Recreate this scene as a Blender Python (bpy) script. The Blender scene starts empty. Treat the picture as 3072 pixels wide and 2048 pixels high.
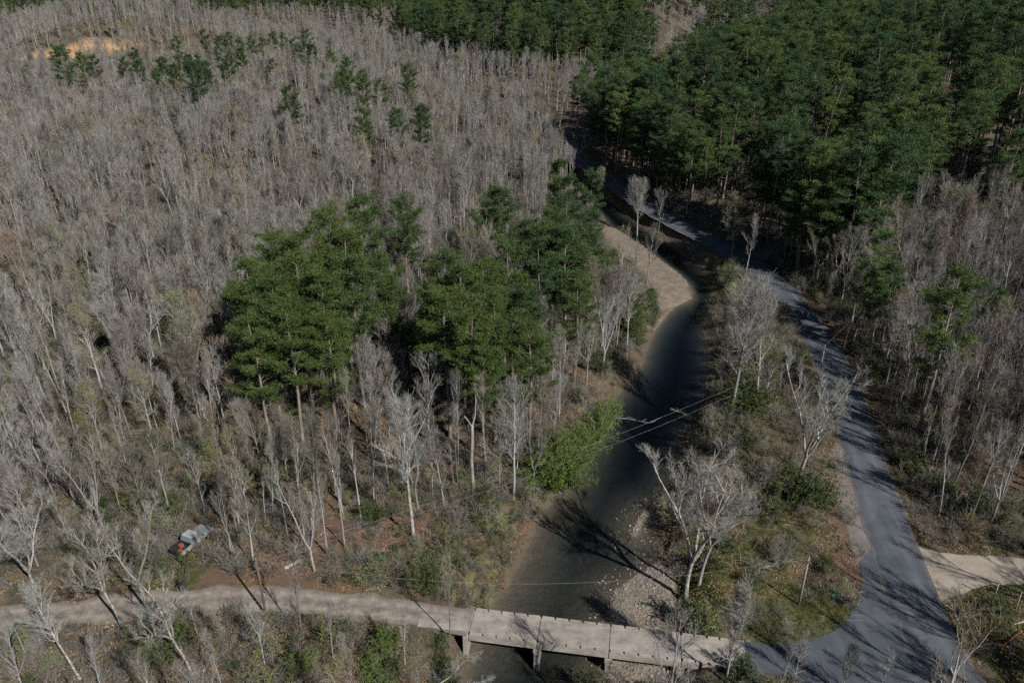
import bpy, bmesh, math, random
import numpy as np
from mathutils import Vector, Matrix, Euler

R = math.radians
random.seed(7)
scene = bpy.context.scene
COL = scene.collection

# ------------------------------------------------------------------ camera
cam_data = bpy.data.cameras.new('camera')
cam_data.sensor_width = 36.0
cam_data.lens = 18.0 / math.tan(R(65.5 / 2))
cam_data.clip_start = 0.5
cam_data.clip_end = 8000
cam = bpy.data.objects.new('camera', cam_data)
COL.objects.link(cam)
cam.location = (0, 0, 62.0)
cam.rotation_euler = (R(90 - 27), 0, 0)
scene.camera = cam

# ------------------------------------------------------------------ light
SUN_EL, SUN_AZ = 40.0, 140.0          # azimuth clockwise from +Y (behind the camera, to its right)
world = bpy.data.worlds.new('World')
scene.world = world
world.use_nodes = True
wn = world.node_tree
bg = wn.nodes['Background']
sky = wn.nodes.new('ShaderNodeTexSky')
sky.sky_type = 'NISHITA'
sky.sun_disc = False
sky.dust_density = 0.2
sky.air_density = 0.7
sky.sun_elevation = R(SUN_EL)
sky.sun_rotation = R(SUN_AZ)
wn.links.new(sky.outputs[0], bg.inputs['Color'])
bg.inputs['Strength'].default_value = 0.05
world.cycles.sampling_method = 'NONE'      # the sky is smooth: let bounces find it
sun_data = bpy.data.lights.new('sun', 'SUN')
sun_data.energy = 5.0
sun_data.angle = R(0.53)
sun_data.color = (1.0, 0.97, 0.93)
sun = bpy.data.objects.new('sun', sun_data)
COL.objects.link(sun)
sd = Vector((math.sin(R(SUN_AZ)) * math.cos(R(SUN_EL)), math.cos(R(SUN_AZ)) * math.cos(R(SUN_EL)), math.sin(R(SUN_EL))))
sun.rotation_euler = sd.to_track_quat('Z', 'Y').to_euler()
sun.location = sd * 300
vs = scene.view_settings
vs.view_transform = 'Standard'
vs.look = 'None'
vs.gamma = 1.0
vs.exposure = 0.0
vs.use_curve_mapping = False
scene.render.engine = 'CYCLES'
cy = scene.cycles
cy.max_bounces = 5
cy.diffuse_bounces = 1
cy.glossy_bounces = 2
cy.transmission_bounces = 2
cy.transparent_max_bounces = 6
cy.volume_bounces = 0
cy.caustics_reflective = False
cy.caustics_refractive = False
cy.use_denoising = False
cy.denoiser = 'OPENIMAGEDENOISE'
cy.denoising_input_passes = 'RGB_ALBEDO_NORMAL'
cy.denoising_prefilter = 'ACCURATE'
cy.use_adaptive_sampling = True
cy.adaptive_threshold = 0.025
cy.adaptive_min_samples = 24

# ------------------------------------------------------------------ numeric helpers
def vnoise(x, y, seed=0):
    x = np.asarray(x, float); y = np.asarray(y, float)
    xi = np.floor(x).astype(np.int64); yi = np.floor(y).astype(np.int64)
    xf = x - xi; yf = y - yi
    def hsh(a, b):
        n = (a * 374761393 + b * 668265263 + seed * 982451653) & 0xffffffff
        n = ((n ^ (n >> 13)) * 1274126177) & 0xffffffff
        n = n ^ (n >> 16)
        return (n & 0xffff) / 65535.0
    u = xf * xf * (3 - 2 * xf); v = yf * yf * (3 - 2 * yf)
    a = hsh(xi, yi); b = hsh(xi + 1, yi); c = hsh(xi, yi + 1); d = hsh(xi + 1, yi + 1)
    return (a * (1 - u) + b * u) * (1 - v) + (c * (1 - u) + d * u) * v
def fbm(x, y, seed=0, oct=3):
    s = 0; a = 0.5
    for k in range(oct):
        s = s + a * vnoise(x * 2 ** k, y * 2 ** k, seed + k); a *= 0.5
    return s / (1 - 0.5 ** oct)
def smooth(a, b, t):
    t = np.clip((t - a) / (b - a), 0, 1)
    return t * t * (3 - 2 * t)
def seg_dist(x, y, pts, closed=False):
    """distance to a polyline and the side (+ right of the direction of travel)"""
    x = np.asarray(x, float); y = np.asarray(y, float)
    best = np.full(x.shape, 1e18); side = np.ones(x.shape)
    n = len(pts)
    for i in range(n if closed else n - 1):
        ax, ay = pts[i]; bx, by = pts[(i + 1) % n]
        dx, dy = bx - ax, by - ay
        t = np.clip(((x - ax) * dx + (y - ay) * dy) / (dx * dx + dy * dy), 0, 1)
        ex = x - ax - t * dx; ey = y - ay - t * dy
        d = ex * ex + ey * ey
        m = d < best
        best = np.where(m, d, best)
        side = np.where(m, np.sign(ex * dy - ey * dx), side)
    return np.sqrt(best), side
def inside(x, y, poly):
    x = np.asarray(x, float); y = np.asarray(y, float)
    r = np.zeros(x.shape, bool); n = len(poly)
    for i in range(n):
        ax, ay = poly[i]; bx, by = poly[(i + 1) % n]
        if ay == by: continue
        c = ((ay > y) != (by > y)) & (x < (bx - ax) * (y - ay) / (by - ay) + ax)
        r ^= c
    return r
def catmull(pts, step):
    P = [Vector((p[0], p[1], 0)) for p in pts]
    P = [P[0] * 2 - P[1]] + P + [P[-1] * 2 - P[-2]]
    out = []
    for i in range(1, len(P) - 2):
        a, b, c, d = P[i - 1:i + 3]
        n = max(1, int((c - b).length / step))
        for k in range(n):
            t = k / n
            out.append(0.5 * ((2 * b) + (c - a) * t + (2 * a - 5 * b + 4 * c - d) * t * t + (3 * b - a - 3 * c + d) * t ** 3))
    out.append(P[-2])
    return [(p.x, p.y) for p in out]

# ------------------------------------------------------------------ plan of the place (metres)
WATER_Z = -2.75
WL = [(-9, 30), (-7, 42), (-4.9, 53.9), (-3.4, 58.6), (-2.2, 63.3), (-0.5, 66.9), (2, 74), (4.1, 80.6), (7, 83.7), (9.2, 89.4), (12.7, 98), (15.1, 105.3), (21.6, 117.9), (25.6, 129.4), (31, 140.5), (36.2, 146.5), (36.6, 156.2), (34.2, 165), (30.2, 177.6), (25.5, 190.2), (22.4, 204.5), (16.1, 234.3), (14.2, 260.6), (12.5, 292.7), (4, 340), (-30, 390)]
WR = [(2, 30), (4, 42), (6.5, 53.9), (9.9, 57.5), (10.3, 63.3), (11.6, 66.5), (14.1, 68.6), (16.9, 70.7), (17, 74.4), (20, 82.8), (23.7, 93.6), (28.3, 104), (33.2, 116.4), (35.5, 131.2), (39.5, 144.9), (42.4, 156.2), (41, 165), (37.6, 174.7), (33.0, 188.6), (28.5, 204.5), (21, 234.3), (18.2, 260.6), (16.3, 292.7), (9, 340), (-25, 392)]
WL = catmull(WL, 2.0); WR = catmull(WR, 2.0)
WPOLY = WL + WR[::-1]
BARS = [[(8, 53), (9.9, 56), (10, 63), (11.4, 66.5), (14, 68.6), (16.9, 71), (18.4, 69), (17.6, 63), (16.2, 58), (14.5, 52)],
        [(25.6, 129), (31, 140), (36.4, 146.5), (36.8, 156), (34.2, 165), (30.2, 178), (25.5, 190), (21.0, 199), (20.4, 190), (22.3, 176), (26.6, 160), (29.0, 149), (28.2, 139)]]
ISLET = [(14.3, 75.2), (15.0, 77.2), (16.2, 79.4), (17.2, 80.4), (17.0, 79.0), (16.0, 76.8), (14.9, 74.9)]
ROAD = [(40.2, 20), (40.8, 35), (41.2, 45), (41.3, 51.6), (41.6, 58), (42.8, 66), (44.6, 76), (46.8, 87), (49.4, 98), (51.7, 111), (52.8, 122), (53.3, 132), (53.3, 141), (52, 150), (49.2, 160), (44.3, 173), (38.3, 187), (32.5, 203), (27.8, 220), (22.6, 237), (19, 261), (15, 287), (10.7, 310), (4, 328), (-14, 350), (-45, 372)]
ROAD = catmull(ROAD, 2.0)
DIRT = [(-70, 56.5), (-58, 58.6), (-49, 59.8), (-40, 61.0), (-33, 62.1), (-26, 62.0), (-17, 61.3), (-10, 60.2), (-4.2, 59.1)]
DIRT = catmull(DIRT, 1.5)
BA, BB = Vector((-4.1, 59.1, 0)), Vector((22.7, 54.8, 0))       # bridge centre line
APRON = [(22.95, 56.55), (26, 56.3), (29.5, 56.8), (33, 58.4), (35.6, 61.2), (37.6, 64.6), (38.9, 68), (42.5, 68), (42.5, 44), (33, 45), (28.5, 50.2), (25.5, 52.4), (22.45, 53.2)]
DRIVE = [(45.2, 71.2), (47.4, 69.6), (52, 68.8), (58, 68.4), (66, 69.2), (78, 72), (78, 67.5), (66, 65.2), (57, 64.5), (51, 64.0), (46.9, 62.6), (44.4, 62.0)]
SHOULDER = [(38.9, 62.5), (38.2, 66), (38.9, 72), (40.0, 78), (41.9, 84), (43.5, 90), (45.5, 90), (44, 80), (42.5, 70), (41, 62)]
FOOT = [(44, 20), (46.5, 60), (48.5, 76), (50.5, 87), (53.2, 98), (55.6, 111), (56.8, 122), (57.3, 132), (57.2, 142), (55.4, 152), (52, 162), (47, 176), (41, 190), (35.5, 205), (31, 221), (26.5, 240), (25, 262), (40, 292), (82, 362), (135, 455), (200, 600), (300, 900), (400, 1400)]
DITCH = [(48.3, 62.5), (47.6, 58), (46.6, 51.6), (46, 40), (45.5, 25)]
CLEARING = [(-252, 428), (-230, 440), (-204, 449), (-199, 442), (-216, 430), (-238, 420)]

def height(x, y):
    x = np.asarray(x, float); y = np.asarray(y, float)
    h = (fbm(x / 14, y / 14, 3) - 0.5) * 0.9 + (fbm(x / 60, y / 60, 9) - 0.5) * 1.8
    dr, _ = seg_dist(x, y, ROAD)
    dd, _ = seg_dist(x, y, DIRT)
    db, _ = seg_dist(x, y, [(-4.1, 59.1), (22.7, 54.8)])
    da = np.where(inside(x, y, APRON), 0, seg_dist(x, y, APRON, True)[0])
    dv = np.where(inside(x, y, DRIVE), 0, seg_dist(x, y, DRIVE, True)[0])
    flat = np.minimum(np.minimum(smooth(4, 10, dr), smooth(2.4, 7, dd)), np.minimum(smooth(0.5, 5, da), smooth(0.5, 5, dv)))
    h = h * flat
    df, sf = seg_dist(x, y, FOOT)
    s = np.where(sf > 0, df, 0)
    hill = 0.17 * np.minimum(s, 160) + 0.08 * np.maximum(s - 160, 0)
    hill = np.minimum(hill, 60) * smooth(66, 105, y) * smooth(0, 22, s)
    h = h + hill + smooth(20, 90, s) * (fbm(x / 45, y / 45, 5) - 0.5) * 9 * smooth(80, 130, y)
    q = np.sqrt(((x - 48) / 132) ** 2 + ((y - 610) / 235) ** 2)
    h = h + 58 * (1 - smooth(0.05, 1.0, q))
    h = h + smooth(760, 1150, y) * (0.055 * np.maximum(y - 760, 0) + (fbm(x / 300, y / 300, 12) - 0.5) * 40)
    kn = np.sqrt(((x + 224) / 100) ** 2 + ((y - 490) / 98) ** 2)
    h = h + 21 * (1 - smooth(0.05, 1.0, kn))
    # ditch
    dt, _ = seg_dist(x, y, DITCH)
    h = h - 0.85 * (1 - smooth(0.15, 1.25, dt)) * smooth(63.5, 61, y)
    # creek
    near = (y < 400) & (x > -60) & (x < 70)
    win = inside(x, y, WPOLY) & near
    dw, _ = seg_dist(x, y, WPOLY, True)
    bar = np.zeros(x.shape, bool); dbar = np.full(x.shape, 1e9)
    for b in BARS:
        bi = inside(x, y, b); bar |= bi
        dbar = np.minimum(dbar, np.where(bi, 0, seg_dist(x, y, b, True)[0]))
    edge = (vnoise(x / 1.7, y / 1.7, 21) - 0.5) * 0.9
    dB = np.where(win, 0, np.minimum(dw, dbar))
    rise = smooth(0, 1, (dB + edge * np.clip(dB, 0, 1)) / 4.2)
    bank = -2.6 + rise * (h + 2.6)
    barz = np.minimum(WATER_Z + 0.04 + 0.11 * dw, -2.0) + (vnoise(x / 0.9, y / 0.9, 31) - 0.5) * 0.16
    depth = np.minimum(0.30 * dw, 1.3 + 0.9 * vnoise(x / 9, y / 9, 44)) * (0.42 + 0.85 * smooth(66, 110, y) + 0.6 * smooth(60, 50, y))
    bed = WATER_Z - 0.04 - depth + (vnoise(x / 1.2, y / 1.2, 33) - 0.5) * 0.12
    isl = inside(x, y, ISLET)
    dis = seg_dist(x, y, ISLET, True)[0]
    bed = np.maximum(bed, np.where(isl, WATER_Z + 0.05 + 0.08 * np.minimum(dis, 1) + (vnoise(x / .6, y / .6, 35) - .5) * .12, WATER_Z - 0.03 - 0.16 * dis))
    out = np.where(win, bed, np.where(bar, np.maximum(barz, bank * 0 - 9), bank))
    out = np.where(near, out, h)
    # road beds are pressed a little into the ground
    out = out - 0.05 * (1 - smooth(2.7, 3.2, dr)) - 0.05 * (1 - smooth(1.6, 2.1, dd))
    out = np.where(inside(x, y, APRON) | inside(x, y, DRIVE), out - 0.05, out)
    out = np.where(db < 2.1, np.minimum(out, -0.32), out)      # the ground stays below the bridge deck
    return out
def hz(x, y):
    return float(height(np.array([x]), np.array([y]))[0])

# ------------------------------------------------------------------ materials
MATS = {}
def nodemat(name):
    m = bpy.data.materials.new(name); m.use_nodes = True
    nt = m.node_tree; b = nt.nodes['Principled BSDF']
    b.inputs['Roughness'].default_value = 0.9
    b.inputs['Specular IOR Level'].default_value = 0.15
    MATS[name] = m
    return m, nt, b
def N(nt, t, **kw):
    n = nt.nodes.new(t)
    for k, v in kw.items():
        if k in ('operation', 'blend_type', 'data_type', 'attribute_name', 'feature', 'noise_dimensions', 'attribute_type'):
            setattr(n, k, v)
        else:
            n.inputs[k].default_value = v
    return n
def noise_node(nt, scale, detail=4, rough=0.6, coord=None):
    n = N(nt, 'ShaderNodeTexNoise', Scale=scale, Detail=detail, Roughness=rough)
    if coord is None:
        coord = nt.nodes.new('ShaderNodeNewGeometry').outputs['Position']
    nt.links.new(coord, n.inputs['Vector'])
    return n
def ramp(nt, fac, stops):
    r = nt.nodes.new('ShaderNodeValToRGB')
    el = r.color_ramp.elements
    while len(el) < len(stops): el.new(0.5)
    for e, (p, c) in zip(el, stops):
        e.position = p; e.color = (*c, 1) if len(c) == 3 else c
    nt.links.new(fac, r.inputs['Fac'])
    return r.outputs['Color']
def mix(nt, fac, a, b, mode='MIX'):
    m = nt.nodes.new('ShaderNodeMix'); m.data_type = 'RGBA'; m.blend_type = mode
    for sock, v in ((m.inputs[0], fac), (m.inputs[6], a), (m.inputs[7], b)):
        if isinstance(v, bpy.types.NodeSocket): nt.links.new(v, sock)
        elif isinstance(v, (int, float)): sock.default_value = v
        else: sock.default_value = (*v, 1)
    return m.outputs[2]
def math_node(nt, op, a, b=0.0, clamp=False):
    m = nt.nodes.new('ShaderNodeMath'); m.operation = op; m.use_clamp = clamp
    for i, v in enumerate((a, b)):
        if isinstance(v, bpy.types.NodeSocket): nt.links.new(v, m.inputs[i])
        else: m.inputs[i].default_value = v
    return m.outputs[0]
def bump(nt, b, h, strength, dist):
    n = N(nt, 'ShaderNodeBump', Strength=strength, Distance=dist)
    nt.links.new(h, n.inputs['Height']); nt.links.new(n.outputs[0], b.inputs['Normal'])
def setcol(nt, b, c): nt.links.new(c, b.inputs['Base Color'])

def simple(name, col, var=0.25, scale=6.0, rough=0.85, metal=0.0, spec=0.2, bmp=0.0):
    m, nt, b = nodemat(name)
    n = noise_node(nt, scale)
    setcol(nt, b, ramp(nt, n.outputs['Fac'], [(0.25, [c * (1 - var) for c in col]), (0.75, [min(1, c * (1 + var)) for c in col])]))
    b.inputs['Roughness'].default_value = rough
    b.inputs['Metallic'].default_value = metal
    b.inputs['Specular IOR Level'].default_value = spec
    if bmp: bump(nt, b, n.outputs['Fac'], bmp, 0.05)
    return m

def bark(name, stops, patch=None):
    """bark whose tone differs from tree to tree (object random) with blotches"""
    m, nt, b = nodemat(name)
    oi = nt.nodes.new('ShaderNodeObjectInfo')
    base = ramp(nt, oi.outputs['Random'], stops)
    n = noise_node(nt, 1.6, 5, 0.65)
    c = mix(nt, 0.55, base, ramp(nt, n.outputs['Fac'], [(0.3, (0.45, 0.45, 0.45)), (0.7, (1.35, 1.33, 1.3))]), 'MULTIPLY')
    if name == 'twig_grey':
        n3 = noise_node(nt, 0.035, 3, 0.55)
        c = mix(nt, 0.8, c, ramp(nt, n3.outputs['Fac'], [(0.30, (0.68, 0.70, 0.72)), (0.45, (1.04, 1.04, 1.05)), (0.58, (1.05, 1.0, 0.95)), (0.70, (0.80, 0.80, 0.68))]), 'MULTIPLY')
    if patch:
        n2 = noise_node(nt, 2.2, 3, 0.5)
        c = mix(nt, ramp(nt, n2.outputs['Fac'], [(0.45, (0, 0, 0)), (0.56, (1, 1, 1))]), c, patch)
    setcol(nt, b, c)
    return m
bark('bark_grey', [(0.0, (0.17, 0.155, 0.13)), (0.3, (0.31, 0.305, 0.285)), (0.6, (0.40, 0.395, 0.375)), (0.8, (0.22, 0.20, 0.18)), (1.0, (0.46, 0.455, 0.435))])
bark('twig_grey', [(0.0, (0.15, 0.135, 0.11)), (0.15, (0.26, 0.254, 0.235)), (0.4, (0.325, 0.32, 0.302)), (0.55, (0.26, 0.24, 0.21)), (0.7, (0.18, 0.173, 0.158)), (0.8, (0.35, 0.346, 0.328)), (0.93, (0.29, 0.225, 0.175)), (1.0, (0.27, 0.272, 0.19))])
bark('twig_brush', [(0.0, (0.12, 0.11, 0.085)), (0.3, (0.19, 0.18, 0.15)), (0.6, (0.25, 0.243, 0.225)), (0.8, (0.165, 0.165, 0.10)), (1.0, (0.22, 0.195, 0.155))])
bark('bark_pale', [(0.0, (0.42, 0.41, 0.375)), (1.0, (0.50, 0.49, 0.455))], patch=(0.25, 0.23, 0.195))
bark('twig_pale', [(0.0, (0.29, 0.285, 0.255)), (1.0, (0.35, 0.345, 0.315))])
bark('bark_pine', [(0.0, (0.19, 0.155, 0.13)), (1.0, (0.29, 0.24, 0.205))])
bark('wood_dead', [(0.0, (0.26, 0.235, 0.21)), (1.0, (0.38, 0.35, 0.32))])
def leafmat(name, stops, trans=0.25):
    m, nt, b = nodemat(name)
    oi = nt.nodes.new('ShaderNodeObjectInfo')
    base = ramp(nt, oi.outputs['Random'], stops)
    n = noise_node(nt, 0.7, 3, 0.6)
    c = mix(nt, 0.6, base, ramp(nt, n.outputs['Fac'], [(0.3, (0.6, 0.62, 0.6)), (0.7, (1.5, 1.42, 1.25))]), 'MULTIPLY')
    setcol(nt, b, c)
    b.inputs['Roughness'].default_value = 0.6
    b.inputs['Specular IOR Level'].default_value = 0.25
    t = nt.nodes.new('ShaderNodeBsdfTranslucent')
    nt.links.new(c, t.inputs['Color'])
    ms = nt.nodes.new('ShaderNodeMixShader'); ms.inputs[0].default_value = trans
    nt.links.new(b.outputs[0], ms.inputs[1]); nt.links.new(t.outputs[0], ms.inputs[2])
    nt.links.new(ms.outputs[0], nt.nodes['Material Output'].inputs['Surface'])
    return m
leafmat('needles', [(0.0, (0.050, 0.088, 0.030)), (0.35, (0.070, 0.114, 0.034)), (0.7, (0.092, 0.134, 0.036)), (1.0, (0.056, 0.104, 0.044))], 0.22)
leafmat('needles_hill', [(0.0, (0.036, 0.074, 0.034)), (0.3, (0.054, 0.104, 0.040)), (0.65, (0.078, 0.132, 0.044)), (0.9, (0.110, 0.156, 0.046)), (1.0, (0.046, 0.092, 0.048))], 0.18)
leafmat('leaf_bright', [(0.0, (0.115, 0.185, 0.04)), (1.0, (0.17, 0.23, 0.05))], 0.35)
leafmat('leaf_dark', [(0.0, (0.05, 0.085, 0.022)), (1.0, (0.10, 0.13, 0.035))], 0.3)
leafmat('leaf_bud', [(0.0, (0.27, 0.29, 0.09)), (0.5, (0.22, 0.27, 0.085)), (1.0, (0.31, 0.30, 0.10))], 0.3)
leafmat('leaf_redbud', [(0.0, (0.34, 0.20, 0.12)), (1.0, (0.30, 0.22, 0.10))], 0.3)
leafmat('grass_green', [(0.0, (0.075, 0.105, 0.028)), (0.5, (0.11, 0.135, 0.04)), (1.0, (0.15, 0.15, 0.055))], 0.3)
leafmat('grass_dry', [(0.0, (0.24, 0.19, 0.11)), (0.5, (0.30, 0.25, 0.16)), (1.0, (0.20, 0.165, 0.09))], 0.2)
leafmat('leaf_litter', [(0.0, (0.22, 0.12, 0.065)), (0.4, (0.30, 0.18, 0.105)), (0.8, (0.36, 0.26, 0.17)), (1.0, (0.42, 0.33, 0.24))], 0.1)

# --- the ground
def ground_material():
    m, nt, b = nodemat('ground')
    pos = nt.nodes.new('ShaderNodeNewGeometry').outputs['Position']
    big = noise_node(nt, 0.09, 5, 0.6, pos); mid = noise_node(nt, 0.55, 5, 0.65, pos); fine = noise_node(nt, 7.0, 4, 0.7, pos)
    litter = ramp(nt, mid.outputs['Fac'], [(0.25, (0.060, 0.050, 0.036)), (0.5, (0.105, 0.080, 0.056)), (0.72, (0.155, 0.112, 0.080))])
    dry = ramp(nt, mid.outputs['Fac'], [(0.3, (0.095, 0.085, 0.058)), (0.7, (0.175, 0.150, 0.105))])
    red = ramp(nt, fine.outputs['Fac'], [(0.3, (0.115, 0.072, 0.052)), (0.7, (0.215, 0.138, 0.10))])
    green = ramp(nt, mid.outputs['Fac'], [(0.3, (0.06, 0.07, 0.025)), (0.5, (0.095, 0.10, 0.038)), (0.65, (0.17, 0.135, 0.075)), (0.8, (0.2, 0.15, 0.10))])
    c = mix(nt, ramp(nt, big.outputs['Fac'], [(0.42, (0, 0, 0)), (0.6, (1, 1, 1))]), litter, dry)
    def attr(nm):
        a = nt.nodes.new('ShaderNodeAttribute'); a.attribute_name = nm
        return a.outputs['Fac']
    def soft(a, w=0.9):
        s = math_node(nt, 'ADD', a, math_node(nt, 'MULTIPLY', math_node(nt, 'SUBTRACT', mid.outputs['Fac'], 0.5), w * 2))
        return ramp(nt, s, [(0.38, (0, 0, 0)), (0.62, (1, 1, 1))])
    c = mix(nt, soft(attr('red')), c, red)
    c = mix(nt, soft(attr('green')), c, green)
    vor = N(nt, 'ShaderNodeTexVoronoi', Scale=5.5); nt.links.new(pos, vor.inputs['Vector'])
    grav = ramp(nt, vor.outputs['Color'], [(0.1, (0.16, 0.135, 0.105)), (0.5, (0.25, 0.212, 0.17)), (0.9, (0.35, 0.30, 0.25))])
    sand = ramp(nt, mid.outputs['Fac'], [(0.25, (0.15, 0.122, 0.092)), (0.5, (0.23, 0.188, 0.145)), (0.75, (0.30, 0.25, 0.198))])
    c = mix(nt, attr('gravel'), c, grav)
    c = mix(nt, attr('sand'), c, sand)
    bedc = ramp(nt, vor.outputs['Color'], [(0.1, (0.100, 0.082, 0.058)), (0.5, (0.118, 0.097, 0.070)), (0.92, (0.140, 0.115, 0.085))])
    c = mix(nt, attr('bed'), c, bedc)
    c = mix(nt, attr('clay'), c, ramp(nt, mid.outputs['Fac'], [(0.3, (0.48, 0.27, 0.13)), (0.7, (0.62, 0.40, 0.22))]))
    setcol(nt, b, c)
    hgt = math_node(nt, 'ADD', math_node(nt, 'MULTIPLY', mid.outputs['Fac'], 1.2), math_node(nt, 'MULTIPLY', fine.outputs['Fac'], 0.35))
    bump(nt, b, hgt, 0.9, 0.35)
    return m
ground_material()

def asphalt():
    m, nt, b = nodemat('asphalt')
    pos = nt.nodes.new('ShaderNodeNewGeometry').outputs['Position']
    f = noise_node(nt, 14, 3, 0.7, pos); g = noise_node(nt, 0.35, 5, 0.6, pos)
    mp = nt.nodes.new('ShaderNodeMapping'); mp.inputs['Scale'].default_value = (1.6, 0.12, 1); nt.links.new(pos, mp.inputs['Vector'])
    st = noise_node(nt, 1.0, 3, 0.5, mp.outputs[0])
    c = ramp(nt, g.outputs['Fac'], [(0.3, (0.066, 0.077, 0.090)), (0.7, (0.108, 0.121, 0.138))])
    c = mix(nt, 0.5, c, ramp(nt, st.outputs['Fac'], [(0.3, (0.75, 0.76, 0.8)), (0.7, (1.25, 1.23, 1.2))]), 'MULTIPLY')
    c = mix(nt, 0.6, c, ramp(nt, f.outputs['Fac'], [(0.3, (0.7, 0.7, 0.7)), (0.7, (1.3, 1.3, 1.3))]), 'MULTIPLY')
    pt = noise_node(nt, 0.16, 2, 0.4, pos)
    c = mix(nt, ramp(nt, pt.outputs['Fac'], [(0.56, (0, 0, 0)), (0.575, (1, 1, 1))]), c, mix(nt, 0.5, c, (0.13, 0.138, 0.145)))
    at_ = nt.nodes.new('ShaderNodeAttribute'); at_.attribute_name = 'across'
    aw = math_node(nt, 'ADD', at_.outputs['Fac'], math_node(nt, 'MULTIPLY', math_node(nt, 'SUBTRACT', g.outputs['Fac'], 0.5), 0.35))
    c = mix(nt, 0.8, c, ramp(nt, aw, [(0.05, (0.92, 0.92, 0.93)), (0.3, (1.05, 1.05, 1.05)), (0.45, (1.22, 1.21, 1.2)), (0.6, (1.0, 1.0, 1.0)), (0.8, (0.85, 0.86, 0.87))]), 'MULTIPLY')
    c = mix(nt, ramp(nt, aw, [(0.84, (0, 0, 0)), (1.0, (0.8, 0.8, 0.8))]), c, (0.17, 0.15, 0.128))
    setcol(nt, b, c); b.inputs['Roughness'].default_value = 0.8; b.inputs['Specular IOR Level'].default_value = 0.35
    bump(nt, b, f.outputs['Fac'], 0.3, 0.02)
asphalt()
def dirtmat(name, lo, hi, sc=2.0):
    m, nt, b = nodemat(name)
    pos = nt.nodes.new('ShaderNodeNewGeometry').outputs['Position']
    f = noise_node(nt, 12, 4, 0.75, pos); g = noise_node(nt, sc * 0.3, 5, 0.6, pos)
    c = ramp(nt, g.outputs['Fac'], [(0.3, lo), (0.7, hi)])
    c = mix(nt, 0.7, c, ramp(nt, f.outputs['Fac'], [(0.3, (0.65, 0.65, 0.65)), (0.7, (1.3, 1.3, 1.3))]), 'MULTIPLY')
    if name == 'dirt':
        at_ = nt.nodes.new('ShaderNodeAttribute'); at_.attribute_name = 'across'
        aw = math_node(nt, 'ADD', at_.outputs['Fac'], math_node(nt, 'MULTIPLY', math_node(nt, 'SUBTRACT', g.outputs['Fac'], 0.5), 0.35))
        c = mix(nt, 0.8, c, ramp(nt, aw, [(0.05, (0.74, 0.75, 0.70)), (0.28, (0.95, 0.95, 0.95)), (0.5, (1.22, 1.2, 1.18)), (0.75, (0.85, 0.85, 0.82))]), 'MULTIPLY')
        c = mix(nt, ramp(nt, aw, [(0.84, (0, 0, 0)), (1.0, (0.8, 0.8, 0.8))]), c, (0.13, 0.115, 0.085))
    setcol(nt, b, c); bump(nt, b, f.outputs['Fac'], 0.5, 0.05)
dirtmat('dirt', (0.18, 0.155, 0.13), (0.35, 0.305, 0.265), 3.5)
dirtmat('drive_gravel', (0.30, 0.25, 0.20), (0.42, 0.36, 0.30))
dirtmat('shoulder_gravel', (0.14, 0.13, 0.125), (0.24, 0.22, 0.205))
def concrete():
    m, nt, b = nodemat('concrete')
    pos = nt.nodes.new('ShaderNodeNewGeometry').outputs['Position']
    f = noise_node(nt, 18, 3, 0.7, pos); g = noise_node(nt, 0.8, 6, 0.65, pos)
    c = ramp(nt, g.outputs['Fac'], [(0.28, (0.19, 0.17, 0.145)), (0.45, (0.32, 0.287, 0.25)), (0.6, (0.385, 0.347, 0.305)), (0.75, (0.44, 0.40, 0.355))])
    c = mix(nt, 0.5, c, ramp(nt, f.outputs['Fac'], [(0.3, (0.75, 0.75, 0.75)), (0.7, (1.2, 1.2, 1.2))]), 'MULTIPLY')
    mp = nt.nodes.new('ShaderNodeMapping'); mp.inputs['Rotation'].default_value = (0, 0, R(9.1)); mp.inputs['Scale'].default_value = (0.06, 1.3, 1); nt.links.new(pos, mp.inputs['Vector'])
    st = noise_node(nt, 1.0, 3, 0.5, mp.outputs[0])
    c = mix(nt, 0.55, c, ramp(nt, st.outputs['Fac'], [(0.35, (0.72, 0.71, 0.7)), (0.65, (1.12, 1.12, 1.12))]), 'MULTIPLY')
    setcol(nt, b, c); bump(nt, b, f.outputs['Fac'], 0.25, 0.02)
concrete()
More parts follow.
